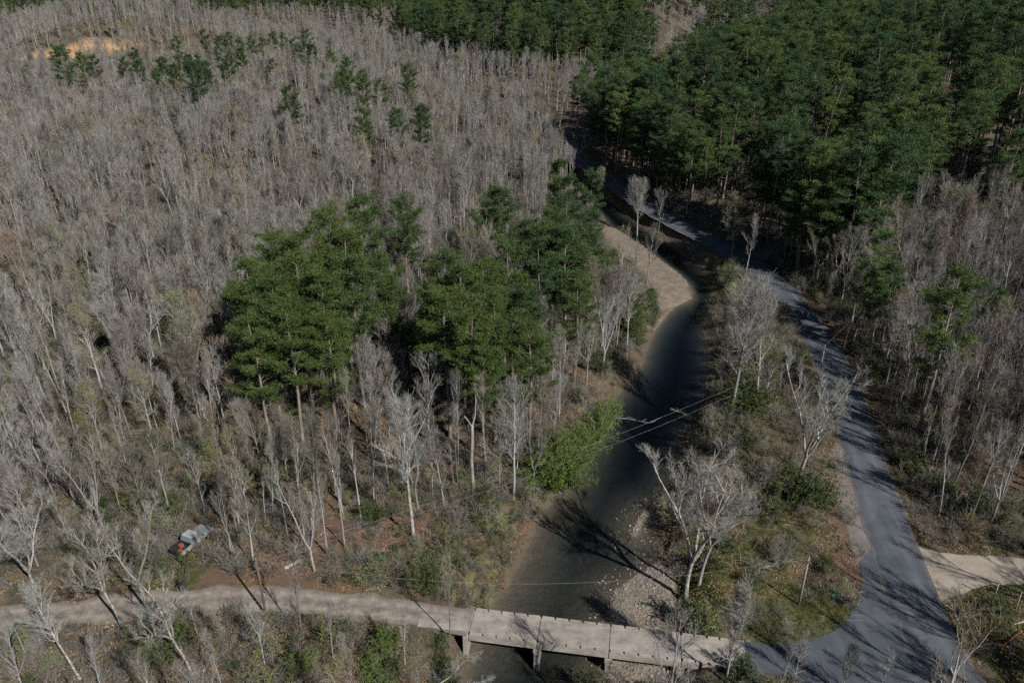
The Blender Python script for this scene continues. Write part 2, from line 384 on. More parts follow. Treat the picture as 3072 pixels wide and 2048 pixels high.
def water():
    m, nt, b = nodemat('water')
    nt.nodes.remove(b)
    pos = nt.nodes.new('ShaderNodeNewGeometry').outputs['Position']
    w1 = noise_node(nt, 1.1, 3, 0.55, pos); w2 = noise_node(nt, 4.5, 2, 0.5, pos)
    hh = math_node(nt, 'ADD', w1.outputs['Fac'], math_node(nt, 'MULTIPLY', w2.outputs['Fac'], 0.3))
    bp = N(nt, 'ShaderNodeBump', Strength=0.05, Distance=0.10); nt.links.new(hh, bp.inputs['Height'])
    gl = N(nt, 'ShaderNodeBsdfGlossy', Roughness=0.06, Color=(1, 1, 1, 1)); nt.links.new(bp.outputs[0], gl.inputs['Normal'])
    tr = nt.nodes.new('ShaderNodeBsdfTransparent'); tr.inputs['Color'].default_value = (0.97, 0.98, 0.98, 1)
    va = nt.nodes.new('ShaderNodeVolumeAbsorption'); va.inputs['Color'].default_value = (0.20, 0.34, 0.44, 1); va.inputs['Density'].default_value = 0.8
    nt.links.new(va.outputs[0], nt.nodes['Material Output'].inputs['Volume'])
    geo = nt.nodes.new('ShaderNodeNewGeometry')
    dp = nt.nodes.new('ShaderNodeVectorMath'); dp.operation = 'DOT_PRODUCT'
    nt.links.new(geo.outputs['Incoming'], dp.inputs[0]); nt.links.new(bp.outputs[0], dp.inputs[1])
    cosn = math_node(nt, 'ABSOLUTE', dp.outputs['Value'])
    fr5 = math_node(nt, 'POWER', math_node(nt, 'SUBTRACT', 1.0, cosn, True), 5.0)
    frv = math_node(nt, 'ADD', math_node(nt, 'MULTIPLY', fr5, 0.98), 0.02)
    ms = nt.nodes.new('ShaderNodeMixShader')
    nt.links.new(frv, ms.inputs[0]); nt.links.new(tr.outputs[0], ms.inputs[1]); nt.links.new(gl.outputs[0], ms.inputs[2])
    nt.links.new(ms.outputs[0], nt.nodes['Material Output'].inputs['Surface'])
water()
simple('pebble', (0.36, 0.31, 0.26), 0.35, 3)
simple('pole_brown', (0.16, 0.10, 0.07), 0.35, 5)
simple('pole_grey', (0.30, 0.28, 0.25), 0.3, 5)
simple('wire', (0.34, 0.33, 0.32), 0.05, 2, 0.5)
simple('steel', (0.35, 0.35, 0.36), 0.15, 3, 0.5, 0.7)
simple('red_paint', (0.32, 0.085, 0.065), 0.25, 5, 0.5)
simple('sign_green', (0.02, 0.22, 0.13), 0.1, 3, 0.4, 0, 0.5)
simple('truck_silver', (0.25, 0.27, 0.30), 0.4, 3, 0.4, 0.2, 0.5)
simple('truck_white', (0.36, 0.36, 0.355), 0.45, 3, 0.5, 0, 0.4)
simple('truck_dark', (0.03, 0.03, 0.033), 0.3, 5, 0.6)
simple('glass_blue', (0.20, 0.26, 0.32), 0.1, 3, 0.12, 0, 0.8)
simple('rubber', (0.025, 0.025, 0.025), 0.2, 8, 0.8)
simple('rust', (0.22, 0.10, 0.06), 0.4, 6)
simple('jacket', (0.02, 0.02, 0.024), 0.3, 9)
simple('jeans', (0.075, 0.115, 0.19), 0.2, 9)
simple('skin', (0.45, 0.29, 0.22), 0.08, 9, 0.6)
simple('hair', (0.05, 0.035, 0.025), 0.2, 20)
simple('boot', (0.05, 0.035, 0.025), 0.2, 9)
simple('plank_pale', (0.50, 0.46, 0.41), 0.2, 6)

# ------------------------------------------------------------------ mesh helpers
class Buf:
    def __init__(s): s.v = []; s.f = []; s.m = []
    def tube(s, pts, rad, sides, mat=0, cap=False):
        n = len(pts); base = len(s.v)
        d = (pts[-1] - pts[0])
        if d.length < 1e-6: return
        d.normalize()
        a = d.cross(Vector((0.31, 0.17, 0.93))) 
        if a.length < 0.1: a = d.cross(Vector((1, 0, 0)))
        a.normalize(); b = d.cross(a)
        cs = [(math.cos(2 * math.pi * k / sides), math.sin(2 * math.pi * k / sides)) for k in range(sides)]
        for p, r in zip(pts, rad):
            for c, q in cs:
                s.v.append((p.x + (a.x * c + b.x * q) * r, p.y + (a.y * c + b.y * q) * r, p.z + (a.z * c + b.z * q) * r))
        for i in range(n - 1):
            o = base + i * sides
            for k in range(sides):
                k2 = (k + 1) % sides
                s.f.append((o + k, o + k2, o + sides + k2, o + sides + k)); s.m.append(mat)
        if cap:
            s.f.append(tuple(base + (n - 1) * sides + k for k in range(sides))); s.m.append(mat)
            s.f.append(tuple(base + k for k in range(sides))[::-1]); s.m.append(mat)
    def poly(s, pts, mat=0):
        o = len(s.v); s.v.extend([tuple(p) for p in pts]); s.f.append(tuple(range(o, o + len(pts)))); s.m.append(mat)
    def box(s, c, size, mat=0, rot=None, taper=1.0, sx=0.0):
        o = len(s.v)
        for z in (-1, 1):
            t = taper if z > 0 else 1.0
            for x, y in ((-1, -1), (1, -1), (1, 1), (-1, 1)):
                p = Vector((x * size[0] / 2 * t + (sx if z > 0 else 0), y * size[1] / 2 * t, z * size[2] / 2))
                if rot is not None: p = rot @ p
                s.v.append((c[0] + p.x, c[1] + p.y, c[2] + p.z))
        for f in ((0, 3, 2, 1), (4, 5, 6, 7), (0, 1, 5, 4), (1, 2, 6, 5), (2, 3, 7, 6), (3, 0, 4, 7)):
            s.f.append(tuple(o + k for k in f)); s.m.append(mat)
    def mesh(s, name, mats, smooth_=False):
        me = bpy.data.meshes.new(name)
        me.from_pydata(s.v, [], s.f)
        for m in mats: me.materials.append(MATS[m])
        if len(mats) > 1: me.polygons.foreach_set('material_index', s.m)
        if smooth_: me.polygons.foreach_set('use_smooth', [True] * len(s.f))
        me.update()
        return me
def link(name, me, parent=None, loc=None, rot=None):
    o = bpy.data.objects.new(name, me)
    COL.objects.link(o)
    if parent is not None: o.parent = parent
    if loc is not None: o.location = loc
    if rot is not None: o.rotation_euler = rot
    return o
def tag(o, label, cat, group=None):
    o['label'] = label; o['category'] = cat
    if group: o['group'] = group
    return o
def thing(name, label, cat, loc, rz=0.0, group=None, sc=1.0):
    o = bpy.data.objects.new(name, None); COL.objects.link(o)
    o.location = loc; o.rotation_euler = (0, 0, rz); o.scale = (sc, sc, sc)
    o.empty_display_size = 0.5
    return tag(o, label, cat, group)
def structure(name, me):
    o = link(name, me); o['kind'] = 'structure'; return o
def bevel(o, w=0.02, seg=2):
    m = o.modifiers.new('bevel', 'BEVEL'); m.width = w; m.segments = seg; m.limit_method = 'ANGLE'

# ------------------------------------------------------------------ ground
def spaced(a, b, fine, lo, hi, g=1.12, mid=None):
    c = list(np.arange(a, b + 1e-6, fine)); st = fine
    x = c[-1]
    while x < hi:
        lim = 60
        st = min(st * g, lim); x += st; c.append(x)
    st = fine; x = c[0]
    while x > lo:
        st = min(st * g, 60); x -= st; c.insert(0, x)
    return np.array(c)
gx = spaced(-12, 58, 0.6, -1800, 1800, 1.05)
gy = spaced(46, 160, 0.6, -200, 2600, 1.035)
GX, GY = np.meshgrid(gx, gy)
GZ = height(GX, GY)
nx, ny = len(gx), len(gy)
me = bpy.data.meshes.new('ground')
co = np.stack([GX, GY, GZ], -1).reshape(-1, 3)
idx = np.arange(nx * ny).reshape(ny, nx)
quads = np.stack([idx[:-1, :-1], idx[:-1, 1:], idx[1:, 1:], idx[1:, :-1]], -1).reshape(-1, 4)
me.vertices.add(len(co)); me.vertices.foreach_set('co', co.ravel())
me.loops.add(quads.size); me.loops.foreach_set('vertex_index', quads.ravel().astype(np.int32))
me.polygons.add(len(quads)); me.polygons.foreach_set('loop_start', np.arange(0, quads.size, 4, dtype=np.int32))
me.polygons.foreach_set('loop_total', np.full(len(quads), 4, dtype=np.int32))
me.polygons.foreach_set('use_smooth', np.ones(len(quads), bool))
me.update(); me.validate()
me.materials.append(MATS['ground'])
def blob(cx, cy, rx, ry, k=1.0):
    return k * np.clip(1.6 - np.sqrt(((GX - cx) / rx) ** 2 + ((GY - cy) / ry) ** 2), 0, 1)
WINM = inside(GX, GY, WPOLY) & (GY < 400) & (GX > -60) & (GX < 70)
DW = seg_dist(GX, GY, WPOLY, True)[0]
green = np.maximum.reduce([blob(-6, 67, 7, 4.5, 0.45), blob(-14, 66, 5, 3, .45), blob(-2, 70, 5, 5, .3), blob(28, 59, 8, 6, .8), blob(24, 66, 7, 8, .75), blob(33, 75, 6, 9, .55), blob(52, 58, 7, 7, .95), blob(58, 52, 9, 14, .9),
                           blob(-38, 66, 5, 4, .7), blob(46.9, 64, .8, 8, .7), blob(45.9, 50, .7, 10, .6), blob(50.6, 82, 1.2, 14, .5), blob(36, 52, 3, 2, .5), blob(8, 306, 12, 12, .9), blob(-214, 468, 20, 6, .9), blob(31, 92, 6, 8, .6), blob(36, 110, 5, 10, .6), blob(-29, 63.6, 3, 1.5, .5)])
red = np.maximum.reduce([blob(-24, 67, 8, 4.5, .95), blob(-31, 65, 4, 2, .8), blob(-16, 73, 10, 6, .7), blob(-4, 76, 8, 4, .6), blob(5, 97, 5, 5, .85), blob(-8, 84, 8, 6, .6), blob(37, 68, 2.2, 9, .9), blob(39.5, 76, 1.6, 6, .8), blob(62, 95, 14, 22, .55), blob(56, 130, 2.5, 14, .8), blob(-22, 64.2, 7, 1.2, 1.0), blob(40, 60, 60, 2, 0)])
bed = np.where(WINM, 1.0, 0.0)
sand = np.where(inside(GX, GY, BARS[1]) & ~WINM, 1.0, 0.0)
gravel = np.where((inside(GX, GY, BARS[0]) & ~WINM) | inside(GX, GY, ISLET), 1.0, 0.0)
bed = np.where(inside(GX, GY, ISLET), 0.0, bed)
clay = np.where(inside(GX, GY, CLEARING), 1.0, 0.0)
for nm, arr in (('green', green), ('red', red), ('bed', bed), ('sand', sand), ('gravel', gravel), ('clay', clay)):
    a = me.attributes.new(nm, 'FLOAT', 'POINT'); a.data.foreach_set('value', np.ascontiguousarray(arr, dtype=np.float32).ravel())
structure('ground', me)

# water: a closed body, its underside buried below the creek bed
def resample(pts, n):
    P = np.array(pts); d = np.r_[0, np.cumsum(np.hypot(*np.diff(P, axis=0).T))]; t = np.linspace(0, d[-1], n)
    return np.stack([np.interp(t, d, P[:, 0]), np.interp(t, d, P[:, 1])], -1)
b = Buf(); n = 150
wl, wr = resample(WL, n), resample(WR, n)
for i in range(n):
    e = (wr[i] - wl[i]); e = e / np.hypot(*e) * 1.6
    for z in (WATER_Z, WATER_Z - 5.0):
        for p in (wl[i] - e, wr[i] + e): b.v.append((p[0], p[1], z))
for i in range(n - 1):
    o = 4 * i
    for f in ((0, 1, 5, 4), (3, 2, 6, 7), (2, 0, 4, 6), (1, 3, 7, 5)):
        b.f.append(tuple(o + k for k in f)); b.m.append(0)
b.f.append((0, 2, 3, 1)); b.f.append(tuple(4 * (n - 1) + k for k in (0, 1, 3, 2))); b.m += [0, 0]
structure('creek_water', b.mesh('creek_water', ['water']))

# roads
def ribbon(pts, width, z, mat, name, rag=0.25, seed=1, cross=6, crown=0.05):
    b = Buf(); n = len(pts); P = np.array(pts); across = []
    T = np.gradient(P, axis=0); T /= np.hypot(T[:, 0], T[:, 1])[:, None]
    for i in range(n):
        nrm = np.array([T[i, 1], -T[i, 0]])
        wl_ = width / 2 + (vnoise(i * 0.45, 0.3, seed) - 0.5) * 2 * rag; wr_ = width / 2 + (vnoise(i * 0.45, 7.3, seed + 1) - 0.5) * 2 * rag
        for k in range(cross + 1):
            t = k / cross * 2 - 1
            o = t * (wr_ if t > 0 else wl_)
            p = P[i] + nrm * o
            b.v.append((p[0], p[1], z + crown * (1 - t * t))); across.append(abs(t))
    for i in range(n - 1):
        for k in range(cross):
            o = i * (cross + 1) + k
            b.f.append((o, o + 1, o + cross + 2, o + cross + 1)); b.m.append(0)
    me = b.mesh(name, [mat], True)
    a = me.attributes.new('across', 'FLOAT', 'POINT'); a.data.foreach_set('value', np.array(across, dtype=np.float32))
    return structure(name, me)
def sheet(poly, z, mat, name, rag=0.15, seed=2):
    P = catmull(poly + [poly[0]], 0.5)[:-1]
    b = Buf(); b.poly([(x + (vnoise(x * 2, y * 2, seed) - .5) * rag * 2, y + (vnoise(x * 2, y * 2, seed + 5) - .5) * rag * 2, z) for x, y in P])
    me = b.mesh(name, [mat])
    bm = bmesh.new(); bm.from_mesh(me); bmesh.ops.triangulate(bm, faces=bm.faces[:]); bm.to_mesh(me); bm.free()
    return structure(name, me)
ribbon(catmull(ROAD, 0.8), 5.5, 0.03, 'asphalt', 'road', 0.32, 3, cross=14)
sheet(APRON, 0.022, 'asphalt', 'side_road_apron', 0.1)
sheet(SHOULDER, 0.012, 'shoulder_gravel', 'gravel_shoulder', 0.35)
sheet(DRIVE, 0.016, 'drive_gravel', 'gravel_driveway', 0.3)
ribbon(catmull(DIRT, 0.6), 3.7, 0.02, 'dirt', 'dirt_road', 0.6, 9, crown=0.03, cross=12)

# ------------------------------------------------------------------ bridge
def build_bridge():
    L = (BB - BA).length; ang = math.atan2(BB.y - BA.y, BB.x - BA.x)
    t = thing('bridge', 'narrow concrete bridge with spaced kerb blocks across the creek', 'bridge', (BA.x, BA.y, 0), ang)
    joints = [0.0, 6.9, 13.95, 20.9, L]
    W = 3.5
    for i in range(4):
        x0, x1 = joints[i] + 0.03, joints[i + 1] - 0.03
        b = Buf(); b.box(((x0 + x1) / 2, 0, -0.13), (x1 - x0, W, 0.30)); o = link('deck_slab', b.mesh('deck_slab', ['concrete']), t); bevel(o, 0.025)
        for sgn in (-1, 1):
            b = Buf(); b.box(((x0 + x1) / 2, sgn * (W / 2 - 0.19), -0.52), (x1 - x0 - 0.02, 0.36, 0.48)); o = link('edge_beam', b.mesh('edge_beam', ['concrete']), t); bevel(o, 0.03)
            nb = 5
            for k in range(nb):
                p = (x1 - x0) / nb; cx = x0 + p * (k + 0.5)
                b = Buf(); b.box((cx, sgn * (W / 2 - 0.13), 0.11 + 0.004), (p - 0.17, 0.25, 0.18), taper=0.96); o = link('kerb_block', b.mesh('kerb_block', ['concrete']), t); bevel(o, 0.03)
        for yy in (-0.6, 0.6):
            b = Buf(); b.box(((x0 + x1) / 2, yy, -0.56), (x1 - x0 - 0.02, 0.3, 0.56)); link('inner_beam', b.mesh('inner_beam', ['concrete']), t)
    for x in joints[1:4]:
        b = Buf(); b.box((x, 0, -1.15), (0.75, W + 0.1, 0.50)); cap = link('pier_cap', b.mesh('pier_cap', ['concrete']), t); bevel(cap, 0.04)
        b = Buf(); b.box((x, 0, -3.0), (0.55, W - 0.3, 2.75)); o = link('pier', b.mesh('pier', ['concrete']), t); bevel(o, 0.06)
        b = Buf(); b.box((x, -W / 2 + 0.15, -2.9), (0.62, 0.5, 3.0)); o = link('pier_column', b.mesh('pier_column', ['concrete']), t); bevel(o, 0.08)
    for x, s in ((-0.25, 1), (L + 0.25, -1)):
        b = Buf(); b.box((x, 0, -1.62), (0.5, W + 0.6, 3.2)); o = link('abutment', b.mesh('abutment', ['concrete']), t); bevel(o, 0.03)
    # short concrete run-on slab at the west end, on the near side of the track
    b = Buf(); b.box((-2.85, -0.55, 0.02), (5.0, 1.7, 0.16), rot=Matrix.Rotation(R(1.5), 3, 'Z')); o = link('run_on_slab', b.mesh('run_on_slab', ['concrete']), t); bevel(o, 0.02)
    return t
build_bridge()

# ------------------------------------------------------------------ tree makers
def rvec(rng):
    while True:
        v = Vector((rng.uniform(-1, 1), rng.uniform(-1, 1), rng.uniform(-1, 1)))
        if 0.05 < v.length < 1: return v.normalized()
def side_dir(d, ang, az):
    a = d.cross(Vector((0.2, 0.1, 1)));
    if a.length < 0.05: a = Vector((1, 0, 0))
    a.normalize(); c = d.cross(a)
    return (d * math.cos(ang) + (a * math.cos(az) + c * math.sin(az)) * math.sin(ang)).normalized()

def make_bare(seed, h=16.0, r0=0.2, clear=0.45, spread=3.0, limbs=14, ang=(35, 60), crook=0.10, fork=0, fan=0.35, sub=(7, 6, 3), tw=1.0, bud=None, budn=0, lean=0.0):
    """returns (wood Buf trunk+limbs, wood Buf crown twigs, leaf Buf or None); base at the origin, height h"""
    rng = random.Random(seed)
    T, C, Lf = Buf(), Buf(), Buf()
    tips = []
    def curve(p, d, L, n, wob, up):
        pts = [p.copy()]; d = d.copy()
        for i in range(n):
            d = (d + rvec(rng) * wob + Vector((0, 0, up))).normalized()
            p = p + d * (L / n); pts.append(p.copy())
        return pts
    def at_t(pts, t):
        f = t * (len(pts) - 1); i = min(int(f), len(pts) - 2); u = f - i
        return pts[i].lerp(pts[i + 1], u), (pts[i + 1] - pts[i]).normalized()
    def twig(p, d, L, lvl):
        if lvl == 3:
            pts = curve(p, d, L, 2, 0.14, 0.16)
            C.tube(pts, [0.0145 * tw, 0.011 * tw, 0.006 * tw], 3)
            for k in range(sub[2]):
                q, dd = at_t(pts, rng.uniform(0.25, 1.0))
                twig(q, side_dir(dd, R(rng.uniform(15, 42)), rng.uniform(0, 6.283)), L * rng.uniform(0.5, 0.95), 4)
            tips.append(pts[-1])
        else:
            d = (d + Vector((0, 0, 0.25))).normalized()
            C.tube([p, p + d * L], [0.0088 * tw, 0.005 * tw], 3); tips.append(p + d * L)
    def branch(p, d, L, r, lvl):
        if lvl == 1:
            pts = curve(p, d, L, 7, crook * 1.6, fan * 0.22)
            T.tube(pts, [r * (1 - 0.8 * (i / 7)) + 0.012 for i in range(8)], 5)
            nn = sub[0]
        else:
            pts = curve(p, d, L, 4, crook * 1.5, fan * 0.25)
            C.tube(pts, [r * (1 - 0.8 * (i / 4)) + 0.006 for i in range(5)], 4 if r > 0.03 else 3)
            nn = sub[1]
        for k in range(nn):
            t = 0.18 + 0.82 * (k + rng.random() * 0.8) / nn
            q, dd = at_t(pts, min(t, 1)); a = R(rng.uniform(18, 48))
            nd = side_dir(dd, a, rng.uniform(0, 6.283))
            if lvl == 1: branch(q, nd, max(0.7, L * rng.uniform(0.3, 0.5) * (1.25 - 0.6 * t)), max(0.016, r * 0.40), 2)
            else: twig(q, nd, max(0.5, L * rng.uniform(0.45, 0.75)), 3)
        if lvl == 1: branch(pts[-1], (pts[-1] - pts[-2]).normalized(), L * 0.3, r * 0.22 + 0.01, 2)
    d0 = Vector((lean, lean * 0.3, 1)).normalized()
    if fork:
        fh = h * clear
        tp = curve(Vector((0, 0, -0.3)), d0, fh + 0.3, 5, crook * 0.5, 0.02)
        T.tube(tp, [r0 * 1.25] + [r0 * (1 - 0.25 * i / 5) for i in range(1, 6)], 8)
        top, td = tp[-1], (tp[-1] - tp[-2]).normalized()
        for k in range(fork):
            az = 6.283 * k / fork + rng.uniform(-0.4, 0.4)
            dd = side_dir(td, R(rng.uniform(14, 34)), az)
            Lh = (h - fh) * rng.uniform(0.85, 1.08)
            pts = curve(top, dd, Lh, 8, crook, fan * 0.12)
            r1 = r0 * 0.62
            T.tube(pts, [r1 * (1 - 0.85 * i / 8) + 0.015 for i in range(9)], 6)
            m = max(3, limbs // fork)
            for j in range(m):
                t = 0.2 + 0.8 * (j + rng.random()) / m
                q, qd = at_t(pts, min(1, t))
                branch(q, side_dir(qd, R(rng.uniform(*ang)), rng.uniform(0, 6.283)), spread * rng.uniform(0.7, 1.15) * (1.15 - 0.6 * t), r1 * (0.5 - 0.25 * t), 1)
    else:
        tp = curve(Vector((0, 0, -0.3)), d0, h * 0.95 + 0.3, 12, crook * 0.35, 0.03)
        T.tube(tp, [r0 * 1.3] + [r0 * (1 - 0.88 * (i / 12) ** 1.1) + 0.015 for i in range(1, 13)], 7)
        for j in range(limbs):
            t = clear + (1 - clear) * ((j + rng.random()) / limbs) * 0.97
            q, qd = at_t(tp, t)
            u = (t - clear) / (1 - clear)
            prof = (0.55 + 0.9 * u) if u < 0.5 else (1.0 - 0.75 * (u - 0.5) * 2)
            branch(q, side_dir(qd, R(rng.uniform(*ang) * (1 - 0.35 * u)), j * 2.4 + rng.uniform(-0.5, 0.5)), spread * prof * rng.uniform(0.75, 1.2), r0 * (0.42 - 0.26 * u), 1)
        # a few dead stubs below the crown
        for j in range(4):
            q, qd = at_t(tp, rng.uniform(clear * 0.35, clear))
            T.tube(curve(q, side_dir(qd, R(75), rng.uniform(0, 6.28)), rng.uniform(0.5, 1.6), 2, 0.2, 0), [0.03, 0.02, 0.008], 3)
    if bud:
        for k in range(budn):
            p = rng.choice(tips) + rvec(rng) * rng.uniform(0, 0.25)
            u, w = rvec(rng), rvec(rng); s = rng.uniform(0.07, 0.16)
            Lf.poly([p + u * s, p + w * s * 0.7, p - u * s * 0.6])
    return T, C, (Lf if bud else None)

def make_pine(seed, h=22.0, r0=0.26, clear=0.45, spread=3.6, whorls=13, per=5, tuft=34, peak=0.64):
    rng = random.Random(seed)
    T, C = Buf(), Buf()
    n = 10; pts = [Vector((0, 0, -0.3))]; d = Vector((0, 0, 1))
    for i in range(n):
        d = (d + rvec(rng) * 0.05 + Vector((0, 0, 0.05))).normalized(); pts.append(pts[-1] + d * ((h * 0.97 + 0.3) / n))
    T.tube(pts, [r0 * 1.2] + [r0 * (1 - 0.85 * i / n) + 0.02 for i in range(1, n + 1)], 7)
    def at_t(t):
        f = t * n; i = min(int(f), n - 1); return pts[i].lerp(pts[i + 1], f - i)
    def clump(p, R_, k, up):
        for _ in range(k):
            v = rvec(rng); v.z = abs(v.z) * 0.8 + 0.05 if rng.random() < up else v.z
            base = p + Vector((rng.gauss(0, R_ * 0.48), rng.gauss(0, R_ * 0.48), rng.gauss(0, R_ * 0.22)))
            ln = rng.uniform(0.20, 0.38); wv = v.cross(rvec(rng)).normalized() * rng.uniform(0.025, 0.05)
            tip = base + v * ln
            C.poly([base - wv, base + wv, tip + wv * 0.35, tip - wv * 0.35])
    for w in range(whorls):
        u = (w + rng.uniform(-0.25, 0.25)) / (whorls - 1); u = min(max(u, 0), 1)
        t = clear + (1 - clear) * u * 0.98
        prof = math.sqrt(max(0.05, 1 - ((u - 0.42) / peak) ** 2)) * (1.0 if u > 0.12 else 0.75)
        a0 = rng.uniform(0, 6.28)
        for j in range(per):
            if rng.random() < (0.12 + 0.25 * (u < 0.2)): continue
            az = a0 + 6.283 * j / per + rng.uniform(-0.35, 0.35)
            L = spread * prof * rng.uniform(0.65, 1.15)
            p = at_t(min(0.985, max(clear, t + rng.uniform(-0.6, 0.6) * (1 - clear) / whorls))); el = R(rng.uniform(-14, 30) + 32 * u)
            dd = Vector((math.cos(az) * math.cos(el), math.sin(az) * math.cos(el), math.sin(el)))
            bp = [p, p + dd * L * 0.5 + Vector((0, 0, -0.03 * L)), p + dd * L + Vector((0, 0, 0.10 * L))]
            T.tube(bp, [0.05 * (1.2 - u), 0.035 * (1.2 - u) + 0.01, 0.012], 4)
            m = max(2, int(L * 1.5))
            for q in range(m):
                s = 0.38 + 0.62 * (q + 0.6) / m
                c = (bp[0].lerp(bp[1], s * 2) if s < 0.5 else bp[1].lerp(bp[2], s * 2 - 1)) + Vector((rng.uniform(-.35, .35), rng.uniform(-.35, .35), rng.uniform(0.0, 0.3))) * min(1, L / 2)
                clump(c, rng.uniform(0.55, 0.85), int(tuft * rng.uniform(0.7, 1.3)), 0.75)
    clump(pts[-1], 0.5, tuft, 0.9)
    for j in range(6):                       # dead lower branches
        p = at_t(rng.uniform(clear * 0.4, clear)); az = rng.uniform(0, 6.28)
        dd = Vector((math.cos(az), math.sin(az), rng.uniform(-0.15, 0.2)))
        T.tube([p, p + dd * rng.uniform(0.6, 1.8)], [0.03, 0.01], 3)
    return T, C

def make_shrub(seed, h=2.2, stems=12, twn=9, leafmat_n=0, leaf=0.12, spread=0.9):
    rng = random.Random(seed); T, Lf = Buf(), Buf(); tips = []
    for s in range(stems):
        az = rng.uniform(0, 6.28); p = Vector((math.cos(az), math.sin(az), 0)) * rng.uniform(0, 0.35) * spread; p.z = -0.1
        d = Vector((math.cos(az) * rng.uniform(0.1, 0.8) * spread, math.sin(az) * rng.uniform(0.1, 0.8) * spread, 1)).normalized()
        L = h * rng.uniform(0.6, 1.05); pts = [p]
        for i in range(4):
            d = (d + rvec(rng) * 0.22).normalized(); pts.append(pts[-1] + d * L / 4)
        T.tube(pts, [0.028, 0.023, 0.018, 0.013, 0.007], 3)
        for k in range(twn):
            t = rng.uniform(0.25, 1); i = min(int(t * 4), 3); q = pts[i].lerp(pts[i + 1], t * 4 - i)
            dd = side_dir((pts[i + 1] - pts[i]).normalized(), R(rng.uniform(25, 65)), rng.uniform(0, 6.28)); l = h * rng.uniform(0.15, 0.38)
            e = q + dd * l
            T.tube([q, q.lerp(e, .5) + rvec(rng) * l * 0.12, e], [0.014, 0.010, 0.006], 3); tips += [e, q.lerp(e, .5)]
            for _ in range(2):
                e2 = e + (dd + rvec(rng) * 0.8).normalized() * l * 0.5
                T.tube([q.lerp(e, 0.6), e2], [0.009, 0.005], 3); tips.append(e2)
    for k in range(leafmat_n):
        p = rng.choice(tips) + rvec(rng) * rng.uniform(0, 0.22) * max(1, h / 3)
        u = rvec(rng); w = u.cross(rvec(rng)).normalized(); s = leaf * rng.uniform(0.6, 1.3)
        Lf.poly([p - u * s, p + w * s * 0.45, p + u * s, p - w * s * 0.45])
    return T, Lf

# prototypes : name -> dict(parts=[(part name, mesh)], h=height)
PROTO = {}
def reg(key, h, parts): PROTO[key] = dict(h=h, parts=parts)
def reg_bare(key, bark_='bark_grey', twig_='twig_grey', bud=None, **kw):
    T, C, Lf = make_bare(bud=bud, **kw)
    top = max(max(v[2] for v in T.v), max(v[2] for v in C.v))
    parts = [('trunk', T.mesh('trunk_' + key, [bark_], True)), ('crown', C.mesh('crown_' + key, [twig_]))]
    if Lf: parts.append(('opening_leaves', Lf.mesh('buds_' + key, [bud])))
    reg(key, top, parts)
for i in range(4):
    reg_bare('slim%d' % i, seed=10 + i, h=17, r0=0.115, clear=0.36 + 0.06 * i, spread=3.2, limbs=11, ang=(18, 40), crook=0.09, fan=0.8, sub=(5, 4, 2))
for i in range(4):
    reg_bare('round%d' % i, seed=30 + i, h=16, r0=0.145, clear=0.28, spread=4.6, limbs=12, ang=(28, 55), crook=0.12, fan=0.6, sub=(6, 5, 2))
reg_bare('fork0', seed=50, h=17, r0=0.22, clear=0.28, spread=3.8, limbs=18, ang=(25, 50), crook=0.11, fork=3, fan=0.55, sub=(7, 5, 2))
reg_bare('fork1', seed=51, h=17, r0=0.20, clear=0.35, spread=3.6, limbs=16, ang=(25, 50), crook=0.11, fork=2, fan=0.55, sub=(7, 5, 2))
reg_bare('pale0', 'bark_pale', 'twig_pale', seed=60, h=18, r0=0.25, clear=0.26, spread=4.0, limbs=24, ang=(30, 60), crook=0.17, fork=4, fan=0.45, sub=(8, 6, 3), tw=1.0)
reg_bare('pale1', 'bark_pale', 'twig_pale', seed=61, h=18, r0=0.20, clear=0.38, spread=3.4, limbs=18, ang=(30, 60), crook=0.14, fork=3, fan=0.45, sub=(7, 6, 3), tw=1.0)
reg_bare('pale2', 'bark_pale', 'twig_pale', seed=63, h=18, r0=0.20, clear=0.40, spread=3.6, limbs=17, ang=(30, 60), crook=0.14, fan=0.5, sub=(7, 6, 3), tw=1.0)
reg_bare('dense0', 'bark_grey', 'twig_pale', seed=70, h=18, r0=0.24, clear=0.36, spread=5.6, limbs=22, ang=(28, 52), crook=0.09, fan=0.7, sub=(9, 7, 4), tw=1.05)
reg_bare('dense1', 'bark_grey', 'twig_grey', seed=71, h=13, r0=0.13, clear=0.26, spread=4.0, limbs=22, ang=(20, 40), crook=0.07, fan=0.8, sub=(8, 6, 3))
for i in range(3):
    reg_bare('sapling%d' % i, seed=80 + i, h=7, r0=0.06, clear=0.25, spread=1.7, limbs=11, ang=(25, 55), crook=0.12, fan=0.6, sub=(5, 4, 2), tw=0.8)
reg_bare('bud0', bud='leaf_bud', seed=90, h=17, r0=0.22, clear=0.30, spread=4.6, limbs=17, ang=(30, 55), crook=0.11, fan=0.5, sub=(8, 6, 3), budn=4200)
reg_bare('bud1', bud='leaf_bud', seed=91, h=14, r0=0.17, clear=0.32, spread=3.8, limbs=14, ang=(30, 60), crook=0.11, fan=0.5, sub=(7, 6, 3), budn=2400)
reg_bare('bud2', bud='leaf_redbud', seed=92, h=14, r0=0.17, clear=0.32, spread=3.8, limbs=14, ang=(30, 60), crook=0.11, fan=0.5, sub=(7, 6, 3), budn=1300)
def reg_pine(key, mat, **kw):
    T, C = make_pine(**kw)
    reg(key, kw['h'], [('trunk', T.mesh('trunk_' + key, ['bark_pine'], True)), ('crown', C.mesh('crown_' + key, [mat]))])
for i in range(4):
    reg_pine('pine%d' % i, 'needles', seed=100 + i, h=22, clear=0.34 + 0.05 * i, spread=4.0, whorls=11, per=5, tuft=95)
